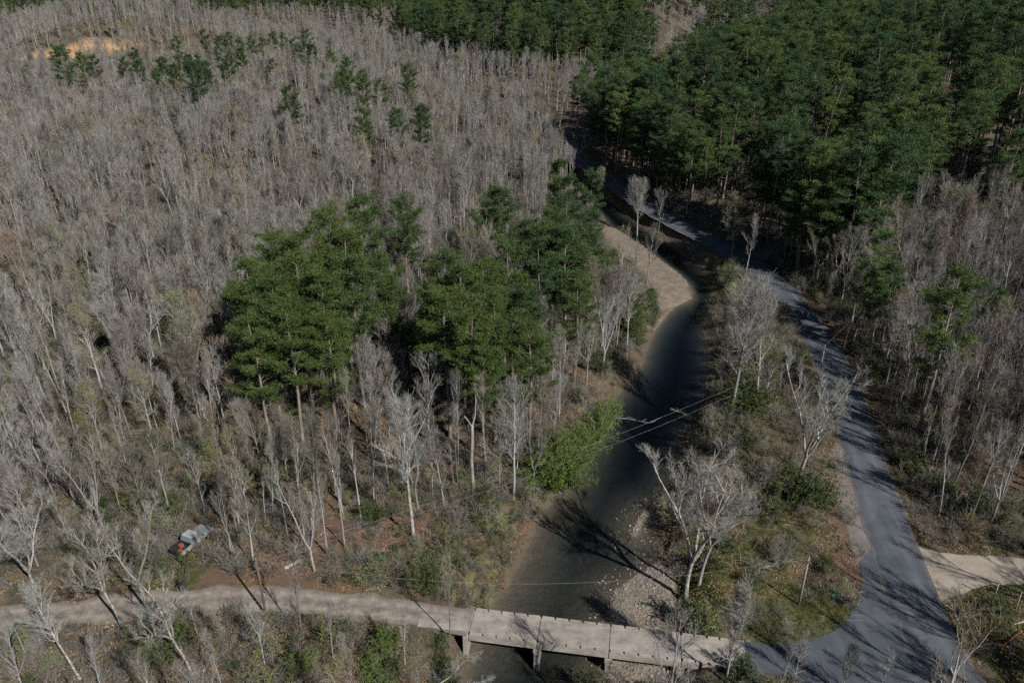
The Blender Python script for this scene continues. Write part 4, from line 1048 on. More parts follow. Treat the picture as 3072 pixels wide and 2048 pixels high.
for i in order:
    if not inview[i]: break
    if isp[i] and cp < np_:
        cp += 1; solo[i] = True
        lab = hill_label(X[i], Y[i], HT[i], east[i]) if east[i] > 0 else 'green pine standing %s' % where(X[i], Y[i])
        put('pine_tree', 'hill%d' % PI_[i], float(X[i]), float(Y[i]), float(HT[i]), lab, 'pine tree', GP, float(RZ[i]), float(Z[i]) - 0.1)
    elif not isp[i] and cb < nb:
        cb += 1; solo[i] = True
        key = BK[BI[i]]
        hh = float(HT[i]) * (0.45 if key.startswith('sapling') else 1)
        lab = '%s %s tree %s' % ('tall' if HT[i] > 15 else 'short', LOOK[key.rstrip('0123456789')], where(X[i], Y[i]))
        put('bare_tree', key, float(X[i]), float(Y[i]), hh, lab, 'tree', GB, float(RZ[i]), float(Z[i]) - 0.1, tilt=(rs.uniform(-.06, .06), rs.uniform(-.06, .06)))
    if cb >= nb and cp >= np_: break

# ------------------------------------------------------------------ masses nobody could count: geometry-node scatters
def proto_collection(name, keys):
    c = bpy.data.collections.new(name)
    for i, k in enumerate(keys):
        P = PROTO[k]
        bm = bmesh.new(); mats = []
        for pn, me in P['parts']:
            s0 = len(bm.faces); bm.from_mesh(me); bm.faces.ensure_lookup_table()
            for m in me.materials:
                if m not in mats: mats.append(m)
            ix = mats.index(me.materials[0])
            for f in bm.faces[s0:]: f.material_index = ix
        me2 = bpy.data.meshes.new(name); bm.to_mesh(me2); bm.free()
        for m in mats: me2.materials.append(m)
        c.objects.link(bpy.data.objects.new('%s_%02d' % (name, i), me2))
    return c
def scatter(name, label, cat, pts, coll):
    """pts: array n x 7  x y z rx ry rz scale index"""
    pts = np.asarray(pts, float)
    me = bpy.data.meshes.new(name)
    me.vertices.add(len(pts)); me.vertices.foreach_set('co', np.ascontiguousarray(pts[:, :3], dtype=np.float32).ravel())
    a = me.attributes.new('rot', 'FLOAT_VECTOR', 'POINT'); a.data.foreach_set('vector', np.ascontiguousarray(pts[:, 3:6], dtype=np.float32).ravel())
    a = me.attributes.new('sc', 'FLOAT', 'POINT'); a.data.foreach_set('value', np.ascontiguousarray(pts[:, 6], dtype=np.float32))
    a = me.attributes.new('ix', 'INT', 'POINT'); a.data.foreach_set('value', np.ascontiguousarray(pts[:, 7], dtype=np.int32))
    o = link(name, me); tag(o, label, cat); o['kind'] = 'stuff'
    g = bpy.data.node_groups.new(name, 'GeometryNodeTree')
    g.interface.new_socket('Geometry', in_out='INPUT', socket_type='NodeSocketGeometry')
    g.interface.new_socket('Geometry', in_out='OUTPUT', socket_type='NodeSocketGeometry')
    i = g.nodes.new('NodeGroupInput'); ou = g.nodes.new('NodeGroupOutput')
    ci = g.nodes.new('GeometryNodeCollectionInfo'); ci.inputs['Collection'].default_value = coll
    ci.inputs['Separate Children'].default_value = True; ci.inputs['Reset Children'].default_value = True
    ip = g.nodes.new('GeometryNodeInstanceOnPoints'); ip.inputs['Pick Instance'].default_value = True
    def na(nm, t):
        n = g.nodes.new('GeometryNodeInputNamedAttribute'); n.data_type = t; n.inputs['Name'].default_value = nm
        return n.outputs['Attribute']
    g.links.new(i.outputs[0], ip.inputs['Points']); g.links.new(ci.outputs[0], ip.inputs['Instance'])
    g.links.new(na('ix', 'INT'), ip.inputs['Instance Index']); g.links.new(na('sc', 'FLOAT'), ip.inputs['Scale'])
    e2r = g.nodes.new('FunctionNodeEulerToRotation'); g.links.new(na('rot', 'FLOAT_VECTOR'), e2r.inputs[0]); g.links.new(e2r.outputs[0], ip.inputs['Rotation'])
    g.links.new(ip.outputs[0], ou.inputs[0])
    o.modifiers.new('scatter', 'NODES').node_group = g
    return o
rest = ~solo
def rows(m, idx, heights, tiltv=0.05):
    n = m.sum()
    return np.stack([X[m], Y[m], Z[m] - 0.1, rs.uniform(-tiltv, tiltv, n), rs.uniform(-tiltv, tiltv, n), RZ[m], heights, idx], -1)
m = rest & ~isp
ph = np.array([PROTO[k]['h'] for k in BK])
sap = np.array([0.5 if k.startswith('sapling') else 1.0 for k in BK])
scatter('bare_woods', 'grey mass of leafless woods covering the valley beyond', 'woods', rows(m, BI[m], HT[m] * sap[BI[m]] / ph[BI[m]]), proto_collection('bare_proto', BK))
m = rest & isp
HK = ['hill0', 'hill1', 'hill2', 'hill3']
scatter('pine_woods', 'dark green pine woods covering the hills beyond', 'woods', rows(m, PI_[m], HT[m] / 22.0), proto_collection('pine_proto', HK))
# trees standing outside the picture whose shadows fall into it
SH = [(55, 46.0, 25, 9), (60, 42, 27, 8), (52.5, 37, 25, 9), (58, 33, 27, 8), (66, 50, 24, 10), (62, 30, 26, 9), (67, 58, 22, 5)]
scatter('roadside_woods', 'bare roadside trees standing beyond the lower right frame edge', 'woods', [(x, y, hz(x, y), 0, 0, i * 1.7, h / PROTO[BK[k]]['h'], k) for i, (x, y, h, k) in enumerate(SH)], bpy.data.collections['bare_proto'])

# undergrowth: bare brush between the trunks
def free_points(x0, x1, y0, y1, cell, dwmin=1.0, drmin=3.6, ddmin=2.3, extra=None):
    X, Y = jitter_grid(x0, x1, y0, y1, cell)
    dwv = np.where(inside(X, Y, WPOLY), -1, seg_dist(X, Y, WPOLY, True)[0])
    ok = (dwv > dwmin) & (seg_dist(X, Y, ROAD)[0] > drmin) & (seg_dist(X, Y, DIRT)[0] > ddmin) & ~inside(X, Y, APRON) & ~inside(X, Y, DRIVE) & ~inside(X, Y, BARS[0]) & ~inside(X, Y, BARS[1])
    ok &= seg_dist(X, Y, [(-10, 60), (24, 54.5)])[0] > 2.4
    if extra is not None: ok &= extra(X, Y)
    return X[ok], Y[ok]
GRASS_R = [(44, 40), (47.4, 63.5), (80, 64), (80, 40)]
WEDGE = [(17, 57), (22, 76), (38, 80), (40, 62), (34, 57.5), (24, 57)]
xs, ys = free_points(-110, 120, 45, 230, 1.8, extra=lambda x, y: ~inside(x, y, GRASS_R) & ~(inside(x, y, WEDGE) & (vnoise(x / 2, y / 2, 61) < 0.62)) & ~((np.abs(x + 36.3) < 2.1) & (np.abs(y - 70.3) < 3.3)) & (fbm(x / 9, y / 9, 51) > 0.33))
n = len(xs)
scatter('bare_brush', 'tangle of bare brush and saplings under the trees', 'undergrowth', np.stack([xs, ys, height(xs, ys), rs.uniform(-.25, .25, n), rs.uniform(-.25, .25, n), rs.uniform(0, 6.28, n), rs.uniform(0.45, 1.25, n) * np.where(ys < 64, 0.85, 1.0), rs.randint(0, 3, n)], -1), proto_collection('brush_proto', ['brush0', 'brush1', 'brush2']))

xs, ys = free_points(-20, 6, 61, 84, 1.05, dwmin=0.8, extra=lambda x, y: (vnoise(x / 1.6, y / 1.6, 63) > 0.30)); n = len(xs)
scatter('bank_scrub', 'straw and grey scrub covering the left bank above the bridge', 'undergrowth', np.stack([xs, ys, height(xs, ys), rs.uniform(-.3, .3, n), rs.uniform(-.3, .3, n), rs.uniform(0, 6.28, n), rs.uniform(0.25, 0.6, n), rs.choice(5, n, p=[.25, .25, .25, .10, .15])], -1), proto_collection('scrub_proto', ['brush0', 'brush1', 'brush2', 'green1', 'fresh0']))
# green brush in patches
xs, ys = free_points(-100, 110, 48, 170, 3.2, extra=lambda x, y: ~inside(x, y, GRASS_R) & ((fbm(x / 12, y / 12, 71) > 0.50) | ((x > 48) & (seg_dist(x, y, ROAD)[0] < 11) & (y > 74) & (y < 150) & (vnoise(x / 3, y / 3, 73) > 0.35))) & ~((np.abs(x + 36.3) < 2.4) & (np.abs(y - 70.3) < 3.6)))
n = len(xs)
scatter('green_brush', 'low green and olive undergrowth in patches between the trees', 'undergrowth', np.stack([xs, ys, height(xs, ys), rs.uniform(-.1, .1, n), rs.uniform(-.1, .1, n), rs.uniform(0, 6.28, n), rs.uniform(0.3, 0.9, n), rs.randint(0, 3, n)], -1), proto_collection('greenbrush_proto', ['green1', 'fresh0', 'green0']))

# grass
def tuft(seed, n, h, w):
    rng = random.Random(seed); b = Buf()
    for k in range(n):
        p = Vector((rng.gauss(0, .16), rng.gauss(0, .16), -0.02)); d = Vector((rng.uniform(-.7, .7), rng.uniform(-.7, .7), 1)).normalized(); L = h * rng.uniform(.5, 1.2)
        s = d.cross(rvec(rng)).normalized() * w
        mid = p + d * L * .6; tip = p + d * L + Vector((d.x, d.y, -0.35)) * L * .35
        b.poly([p - s, p + s, mid + s * .7, mid - s * .7]); b.poly([mid - s * .7, mid + s * .7, tip])
    return b
for i, (mat, h) in enumerate((('grass_green', .28), ('grass_green', .2), ('grass_dry', .42), ('grass_dry', .32))):
    reg('tuft%d' % i, h, [('blades', tuft(200 + i, 34, h, 0.012).mesh('blades', [mat]))])
gc = proto_collection('tuft_proto', ['tuft0', 'tuft1', 'tuft2', 'tuft3'])
def gmask(x, y):
    g = np.zeros(len(x))
    for cx, cy_, rx, ry, k in ((-6, 67, 7, 4.5, .75), (-14, 66, 5, 3, .6), (28, 59, 8, 6, .9), (24, 66, 7, 8, .8), (33, 75, 6, 9, .6), (52, 58, 7, 7, 1.0), (58, 52, 9, 14, 1.0), (-38, 66, 5, 4, .7), (46.9, 64, .8, 8, .9), (45.9, 50, .7, 10, .8), (50.6, 82, 1.2, 14, .6), (-2, 70, 5, 5, .6)):
        g = np.maximum(g, k * np.clip(1.6 - np.sqrt(((x - cx) / rx) ** 2 + ((y - cy_) / ry) ** 2), 0, 1))
    return g
xs, ys = free_points(-60, 75, 45, 100, 0.42, dwmin=0.5, drmin=3.0, ddmin=2.0)
gm = gmask(xs, ys); pn = fbm(xs / 2.2, ys / 2.2, 81)
isg = gm + (pn - .5) * 1.1 > 0.45
isd = ~isg & (seg_dist(xs, ys, WPOLY, True)[0] < 9) & (xs < 20) & (pn > 0.40)
isd |= ~isg & (pn > 0.70) & (rs.rand(len(xs)) < 0.5)
kp = (isg & (rs.rand(len(xs)) < 0.75)) | isd
xs, ys, isg = xs[kp], ys[kp], isg[kp]; n = len(xs)
scatter('grass', 'green and straw-coloured grass on the banks and verges', 'grass', np.stack([xs, ys, height(xs, ys), rs.uniform(-.1, .1, n), rs.uniform(-.1, .1, n), rs.uniform(0, 6.28, n), rs.uniform(.6, 1.4, n), np.where(isg, rs.randint(0, 2, n), rs.randint(2, 4, n))], -1), gc)

# fallen leaves
b = Buf(); rng = random.Random(3)
for k in range(26):
    p = Vector((rng.uniform(-.6, .6), rng.uniform(-.6, .6), rng.uniform(0.015, 0.06))); u = Vector((rng.uniform(-1, 1), rng.uniform(-1, 1), rng.uniform(-.5, .5))).normalized(); w = u.cross(Vector((rng.uniform(-.4, .4), rng.uniform(-.4, .4), 1))).normalized(); s = rng.uniform(.045, .095)
    b.poly([p - u * s, p + w * s * .6, p + u * s, p - w * s * .6])
reg('leaves0', 0.1, [('leaves', b.mesh('leaves', ['leaf_litter']))])
xs, ys = free_points(-60, 80, 46, 115, 0.9, dwmin=0.6, drmin=2.6, ddmin=1.7, extra=lambda x, y: (fbm(x / 4, y / 4, 91) > 0.46))
n = len(xs)
scatter('fallen_leaves', 'brown fallen leaves strewn over the forest floor and verges', 'leaves', np.stack([xs, ys, height(xs, ys) + 0.01, np.zeros(n), np.zeros(n), rs.uniform(0, 6.28, n), rs.uniform(.8, 1.5, n), np.zeros(n)], -1), proto_collection('leaves_proto', ['leaves0']))

# river stones
def stone(seed):
    rng = random.Random(seed); bm = bmesh.new(); bmesh.ops.create_icosphere(bm, subdivisions=1, radius=0.5)
    for v in bm.verts: v.co = Vector((v.co.x * 1.2, v.co.y * .9, v.co.z * .6)) * rng.uniform(.8, 1.15)
    me = bpy.data.meshes.new('stone'); bm.to_mesh(me); bm.free(); me.materials.append(MATS['stone%d' % (seed % 3)]); return me
simple('stone0', (0.30, 0.255, 0.205), .25, 4); simple('stone1', (0.20, 0.17, 0.14), .25, 4); simple('stone2', (0.38, 0.335, 0.28), .2, 4)
for i in range(3): reg('stone%d' % i, 0.5, [('stone', stone(i))])
P = []
for poly, cell, smax in ((BARS[0], 0.27, .30), (ISLET, 0.24, .26), (BARS[1], 0.6, .16)):
    bx = [p[0] for p in poly]; by = [p[1] for p in poly]
    xs, ys = jitter_grid(min(bx), max(bx), min(by), max(by), cell)
    k = inside(xs, ys, poly) & (rs.rand(len(xs)) < .8); xs, ys = xs[k], ys[k]
    zz = height(xs, ys)
    for x, y, z in zip(xs, ys, zz):
        s = 0.07 + (smax - 0.05) * rs.rand() ** 3
        P.append((x, y, z + s * .1, 0, 0, rs.uniform(0, 6.28), s, rs.randint(0, 3)))
xs, ys = jitter_grid(-2, 22, 56, 84, 0.5)        # stones in the shallows round the bar
k = inside(xs, ys, WPOLY) & (np.minimum(seg_dist(xs, ys, BARS[0], True)[0], seg_dist(xs, ys, ISLET, True)[0]) < 2.6) & (rs.rand(len(xs)) < .5); xs, ys = xs[k], ys[k]
for x, y, z in zip(xs, ys, height(xs, ys)):
    P.append((x, y, z + .03, 0, 0, rs.uniform(0, 6.28), rs.uniform(.08, .35), rs.randint(0, 3)))
scatter('river_stones', 'tan river cobbles on the gravel bar and in the shallows', 'stones', P, proto_collection('stone_proto', ['stone0', 'stone1', 'stone2']))
# dead sticks on the forest floor
b = Buf(); rng = random.Random(9)
for k in range(7):
    p = Vector((rng.uniform(-1, 1), rng.uniform(-1, 1), rng.uniform(.03, .2))); d = Vector((rng.uniform(-1, 1), rng.uniform(-1, 1), rng.uniform(-.1, .15))).normalized(); L = rng.uniform(.5, 1.8)
    b.tube([p, p + d * L * .5 + rvec(rng) * .08, p + d * L], [.018, .013, .006], 3)
reg('sticks0', .3, [('sticks', b.mesh('sticks', ['wood_dead']))])
xs, ys = free_points(-80, 95, 46, 130, 4.0, extra=lambda x, y: ~inside(x, y, GRASS_R)); n = len(xs)
scatter('dead_sticks', 'pale dead sticks scattered on the forest floor', 'sticks', np.stack([xs, ys, height(xs, ys), np.zeros(n), np.zeros(n), rs.uniform(0, 6.28, n), rs.uniform(.7, 1.5, n), np.zeros(n)], -1), proto_collection('sticks_proto', ['sticks0']))

# ------------------------------------------------------------------ snag, leaning tree, fallen wood
def snag():
    x, y = -4.8, 78.4
    t = thing('dead_snag', 'broken dead trunk with a stubby pale fork beside the bare tree by the cane', 'dead tree', (x, y, hz(x, y)))
    b = Buf(); pts = [Vector((0, 0, -.2)), Vector((.05, 0, 3)), Vector((-.05, .1, 6)), Vector((.1, .1, 9.2)), Vector((.15, .1, 11))]
    b.tube(pts, [.26, .22, .2, .17, .13], 8, cap=True); link('trunk', b.mesh('snag_trunk', ['wood_dead'], True), t)
    b = Buf(); b.tube([Vector((.15, .1, 10.8)), Vector((.5, .1, 12.1)), Vector((.62, .1, 13.9)), Vector((.6, .15, 15)) ], [.12, .09, .06, .02], 6); link('limb', b.mesh('snag_limb', ['wood_dead'], True), t)
    b = Buf(); b.tube([Vector((.1, .1, 10.6)), Vector((-.35, .05, 11.6)), Vector((-.75, 0, 12.2))], [.13, .1, .08], 6, cap=True); link('limb', b.mesh('snag_stub', ['wood_dead'], True), t)
snag()
put('bare_tree', 'pale1', -9.6, 51.6, 9.0, 'pale tree leaning far out over the water below the bridge', 'tree', GB, rz=0.0, tilt=(0.10, 1.05), z=-1.2)
def fallen(x, y, L, az, r, lab, mat='wood_dead', tw=6, z0=None):
    rng = random.Random(int(x * 10 + y)); t = thing('fallen_branch', lab, 'branch', (x, y, (hz(x, y) if z0 is None else z0)), az, 'fallen branches')
    b = Buf(); pts = [Vector((0, 0, r))]; d = Vector((1, 0, .02))
    for i in range(5):
        d = (d + rvec(rng) * .22); d.z = max(-.02, d.z * .5); d.normalize(); pts.append(pts[-1] + d * L / 5)
    b.tube(pts, [r, r * .9, r * .75, r * .6, r * .4, r * .2], 6, cap=True); link('bough', b.mesh('bough', [mat], True), t)
    b = Buf()
    for k in range(tw):
        q = pts[1 + k % 5]; dd = side_dir((pts[-1] - pts[0]).normalized(), R(rng.uniform(30, 60)), rng.uniform(0, 3.14)); dd.z = abs(dd.z) * .6
        l = L * rng.uniform(.15, .35); b.tube([q, q + dd * l * .5 + rvec(rng) * .1, q + dd * l], [r * .4, r * .3, r * .1], 4)
    link('side_branches', b.mesh('side_branches', [mat]), t)
fallen(26.6, 66.2, 5.5, 0.35, .07, 'pale dead branch heap on the grass behind the grey pole', tw=12)
fallen(37.6, 73.0, 4.5, 1.9, .06, 'twisted pale dead limb below the white sycamore', tw=8)
fallen(39.0, 75.0, 4.2, -0.5, .06, 'fallen bluish grey limb at the verge right of the white sycamore', tw=6)
fallen(49.2, 61.4, 2.6, -0.35, .06, 'broken pale branch lying on the grass by the posts', tw=5)
fallen(14.6, 101.0, 6.0, -0.3, .12, 'dead tree top fallen into the water from the left bank', tw=12, z0=-2.3)
fallen(-11.5, 86.0, 5.0, .6, .08, 'pale fallen trunk in the woods behind the lone pale tree', tw=4)
fallen(27.5, 100.5, 4.0, 2.6, .1, 'drift wood snagged on the right bank below the silvery tree', tw=9, z0=-2.4)
t = thing('pale_board', 'pale board lying on red leaf litter right of the brown pole', 'board', (-24.1, 66.9, hz(-24.1, 66.9) + .35), .55)
b = Buf(); b.box((0, 0, 0), (1.9, .42, .09), rot=Matrix.Rotation(-.15, 3, 'Y')); o = link('board', b.mesh('board', ['plank_pale']), t); bevel(o, .015)
b = Buf(); b.tube([Vector((-.6, 0, -.4)), Vector((-.5, 0, .02))], [.09, .09], 6, cap=True); b.tube([Vector((.6, 0, -.4)), Vector((.55, 0, .1))], [.09, .09], 6, cap=True); link('prop', b.mesh('prop', ['wood_dead']), t)

# ------------------------------------------------------------------ poles and wires
def pole(x, y, h, mat, lab, r=.13, lean=(0, 0)):
    z = hz(x, y); t = thing('utility_pole', lab, 'utility pole', (x, y, z), 0, 'utility poles')
    b = Buf(); b.tube([Vector((0, 0, -.4)), Vector((lean[0] * .5, lean[1] * .5, h * .5)), Vector((lean[0], lean[1], h))], [r, r * .9, r * .78], 10, cap=True); link('shaft', b.mesh('shaft', [mat], True), t)
    b = Buf(); b.tube([Vector((lean[0], lean[1], h - .02)), Vector((lean[0], lean[1], h + .1)), Vector((lean[0], lean[1], h + .2))], [.05, .07, .03], 8, cap=True); link('insulator', b.mesh('insulator', ['steel'], True), t)
    b = Buf(); b.box((lean[0], lean[1] - r, h - .5), (.10, .14, .35)); link('clamp', b.mesh('clamp', ['steel']), t)
    return Vector((x + lean[0], y + lean[1], z + h + .12))
p1 = pole(-25.2, 60.0, 7.3, 'pole_brown', 'weathered brown utility pole beside the dirt road')
p2 = pole(29.8, 61.3, 6.4, 'pole_grey', 'grey utility pole on the grass left of the road junction', .11)
p3 = pole(47.8, 108.0, 6.2, 'pole_grey', 'grey utility pole at the left edge of the paved road behind the sycamore', .11)
def wire(a, c, sag, lab, r=.008):
    b = Buf(); n = 26; pts = []
    for i in range(n + 1):
        u = i / n; p = a.lerp(c, u); p.z -= sag * 4 * u * (1 - u); pts.append(p)
    b.tube(pts, [r] * (n + 1), 5)
    tag(link('power_line', b.mesh('power_line', ['wire'])), lab, 'wire', 'overhead wires')
wire(p1, p2, 3.4, 'overhead wire sagging across the creek just above the bridge')
wire(p1, p3, 1.8, 'overhead wire crossing the creek from the brown pole to the roadside pole')
wire(p1 + Vector((0, 0, -.45)), p3 + Vector((.1, 0, -1.0)), 2.3, 'lower of the two wires running from the brown pole to the roadside pole', .008)
wire(p3, Vector((66, 126, 13)), .8, 'wire leading from the roadside pole up into the right woods', .008)

def street_sign():
    x, y = 33.0, 60.8
    t = thing('street_sign', 'small green street name sign on a thin post by the junction', 'sign', (x, y, hz(x, y)), R(35))
    b = Buf(); b.tube([Vector((0, 0, -.2)), Vector((0, 0, 1.9))], [.03, .03], 6, cap=True); link('post', b.mesh('post', ['steel']), t)
    b = Buf(); b.box((0, 0, 2.02), (.75, .03, .2)); link('sign_blade', b.mesh('sign_blade', ['sign_green']), t)
    b = Buf(); b.box((0, 0, 2.24), (.03, .75, .2)); link('sign_blade', b.mesh('sign_blade', ['sign_green']), t)
street_sign()

# posts on the grass
def post(x, y, h, lean, lab, mat='pole_grey'):
    t = thing('fence_post', lab, 'post', (x, y, hz(x, y)), 0, 'old posts on the grass')
    b = Buf(); b.tube([Vector((0, 0, -.3)), Vector((lean[0], lean[1], h))], [.075, .065], 8, cap=True); link('post', b.mesh('post', [mat], True), t)
    b = Buf(); b.tube([Vector((lean[0], lean[1], h - .14)), Vector((lean[0], lean[1], h - .06))], [.085, .085], 8, cap=True); link('band', b.mesh('band', ['steel']), t)
    return Vector((x + lean[0], y + lean[1], hz(x, y) + h))
a1 = post(50.4, 62.0, 2.5, (-.05, 0), 'upright grey post on the grass nearest the driveway')
a2 = post(51.4, 60.0, 2.5, (-.05, 0), 'upright grey post on the grass at the right frame edge')
a3 = post(47.9, 54.5, 2.3, (-.35, .1), 'leaning grey post beside the ditch at the bottom right')
wire(a1, a2, .12, 'thin wire strung between the two upright posts on the grass', .012)
wire(a2, Vector((58, 57.5, 1.6)), .2, 'thin wire running from the right post out of the picture', .012)
t = thing('red_rail', 'faded red metal rail lying against the leaning post', 'rail', (48.05, 55.8, hz(48.05, 55.8) + .55), R(28))
b = Buf(); b.tube([Vector((0, 0, 0)), Vector((2.4, 0, .45))], [.055, .055], 8, cap=True); link('pipe', b.mesh('pipe', ['red_paint'], True), t)
for q in (0.1, 2.2):
    b = Buf(); b.tube([Vector((q, 0, q * .19 - .75)), Vector((q, 0, q * .19))], [.03, .03], 6, cap=True); link('leg', b.mesh('leg', ['rust']), t)
t = thing('pale_log', 'pale log on the grass at the right frame edge behind the red rail', 'log', (50.2, 58.1, hz(50.2, 58.1) + .1), R(12))
b = Buf(); b.tube([Vector((0, 0, 0)), Vector((1.6, .06, .02)), Vector((3.6, -.05, .05))], [.10, .12, .09], 8, cap=True); link('log', b.mesh('log', ['plank_pale'], True), t)
b = Buf(); b.tube([Vector((.4, 0, .05)), Vector((.2, -.35, .25))], [.05, .02], 5, cap=True); link('stub', b.mesh('stub', ['plank_pale']), t)

# ------------------------------------------------------------------ wrecked pickup truck (front to +Y in its own frame)
def truck():
    x, y = -36.4, 70.4
    t = thing('pickup_truck', 'wrecked silver pickup truck among the trees above the dirt road', 'truck', (x, y, hz(x, y) + 0.02), R(-24))
    def prof(name, mat, pts, w, wtop=None, x0=0.0, par=t, bev=.03):
        """extrude a side profile (y,z) across x"""
        bm = bmesh.new(); n = len(pts); zs = [p[1] for p in pts]; z0, z1 = min(zs), max(zs); wt = wtop if wtop else w
        vs = []
        for s in (-1, 1):
            vs.append([bm.verts.new((x0 + s * (w + (wt - w) * ((p[1] - z0) / max(1e-6, z1 - z0))) / 2, p[0], p[1])) for p in pts])
        bm.faces.new(vs[0][::-1]); bm.faces.new(vs[1])
        for i in range(n): bm.faces.new((vs[0][i], vs[0][(i + 1) % n], vs[1][(i + 1) % n], vs[1][i]))
        bmesh.ops.recalc_face_normals(bm, faces=bm.faces[:])
        me = bpy.data.meshes.new(name); bm.to_mesh(me); bm.free(); me.materials.append(MATS[mat]); o = link(name, me, par); bevel(o, bev); return o
    prof('chassis', 'truck_dark', [(-2.45, .42), (2.35, .42), (2.35, .6), (-2.45, .6)], 1.2)
    hood = prof('hood', 'truck_silver', [(.95, .55), (2.45, .55), (2.5, .85), (2.4, 1.0), (.95, 1.12)], 1.78, 1.62)
    prof('grille', 'truck_dark', [(2.49, .66), (2.54, .66), (2.54, .86), (2.49, .86)], 1.3, par=hood, bev=.01)
    for s in (-1, 1):
        b = Buf(); b.box((s * .76, 2.51, .78), (.22, .05, .17)); link('headlight', b.mesh('headlight', ['glass_blue']), hood)
    prof('cab_body', 'truck_silver', [(-.75, .5), (.95, .5), (.95, 1.12), (-.75, 1.1)], 1.8)
    roof = prof('cab_roof', 'truck_white', [(-.62, 1.66), (.28, 1.66), (.42, 1.74), (-.55, 1.76)], 1.5, 1.4)
    prof('windshield', 'glass_blue', [(.93, 1.12), (.97, 1.12), (.44, 1.67), (.40, 1.67)], 1.62, 1.42, bev=.005)
    prof('rear_window', 'glass_blue', [(-.74, 1.12), (-.70, 1.12), (-.60, 1.66), (-.64, 1.66)], 1.5, 1.36, bev=.005)
    for s in (-1, 1):
        b = Buf()
        for y0, z0, y1, z1 in ((.95, 1.1, .42, 1.68), (-.1, 1.1, -.08, 1.68), (-.72, 1.1, -.6, 1.68)):
            b.tube([Vector((s * .84, y0, z0)), Vector((s * .71, y1, z1))], [.045, .04], 6)
        link('pillars', b.mesh('pillars', ['truck_silver']), roof)
        prof('door', 'truck_white' if s > 0 else 'truck_silver', [(-.1, .58), (.85, .58), (.85, 1.09), (-.1, 1.08)], .03, x0=s * .915, bev=.01)
        b = Buf(); b.box((s * .945, .05, .98), (.03, .16, .035)); link('door_handle', b.mesh('door_handle', ['truck_dark']), t)
        b = Buf(); b.box((s * 1.0, .82, 1.18), (.2, .07, .14)); link('mirror', b.mesh('mirror', ['truck_dark']), t)
        # bed side
        prof('bed_side', 'truck_white' if s > 0 else 'truck_dark', [(-2.5, .55), (-.8, .55), (-.8, 1.1), (-2.5, 1.08)], .09, x0=s * .86, bev=.02)
    prof('bed_floor', 'truck_dark', [(-2.48, .6), (-.8, .6), (-.8, .66), (-2.48, .66)], 1.62)
    prof('bed_front', 'truck_dark', [(-.87, .66), (-.80, .66), (-.80, 1.1), (-.87, 1.1)], 1.6)
    prof('tailgate', 'truck_dark', [(-2.56, .58), (-2.5, .58), (-2.5, 1.07), (-2.56, 1.05)], 1.66)
    prof('rear_bumper', 'steel', [(-2.72, .42), (-2.6, .42), (-2.6, .58), (-2.72, .56)], 1.7)
    prof('front_bumper', 'steel', [(2.52, .4), (2.64, .42), (2.64, .58), (2.52, .6)], 1.75)
    for s in (-1, 1):
        for yy in (1.65, -1.7):
            b = Buf(); b.tube([Vector((s * .72, yy, .36)), Vector((s * .74, yy, .36)), Vector((s * .93, yy, .36)), Vector((s * .95, yy, .36))], [.30, .36, .36, .30], 18, cap=True)
            w = link('wheel', b.mesh('tyre', ['rubber'], True), t)
            b = Buf(); b.tube([Vector((s * .95, yy, .36)), Vector((s * .965, yy, .36))], [.2, .17], 14, cap=True); link('rim', b.mesh('rim', ['rust']), w)
    # load in the bed: two separate red things
    M = Matrix.Translation((x, y, hz(x, y) + .02)) @ Matrix.Rotation(R(-24), 4, 'Z')
    for (lx, ly, lz, sx, sy, sz, lab) in ((-.25, -1.35, .67, .42, .5, .34, 'faded red crate in the bed of the wrecked truck, nearest the cab'), (.3, -2.0, .67, .55, .36, .24, 'red toolbox at the tail end of the wrecked truck bed')):
        p = M @ Vector((lx, ly, lz)); c = thing('red_crate', lab, 'crate', p, R(-24 + lx * 40))
        b = Buf(); b.box((0, 0, sz / 2), (sx, sy, sz), taper=1.06); o = link('box', b.mesh('box', ['red_paint']), c); bevel(o, .02)
        b = Buf(); b.box((0, 0, sz + .02), (sx * 1.04, sy * 1.04, .05)); o = link('lid', b.mesh('lid', ['red_paint']), c); bevel(o, .01)
        b = Buf(); b.tube([Vector((-.1, 0, sz + .04)), Vector((-.08, 0, sz + .1)), Vector((.08, 0, sz + .1)), Vector((.1, 0, sz + .04))], [.015] * 4, 5); link('handle', b.mesh('handle', ['truck_dark']), c)
truck()

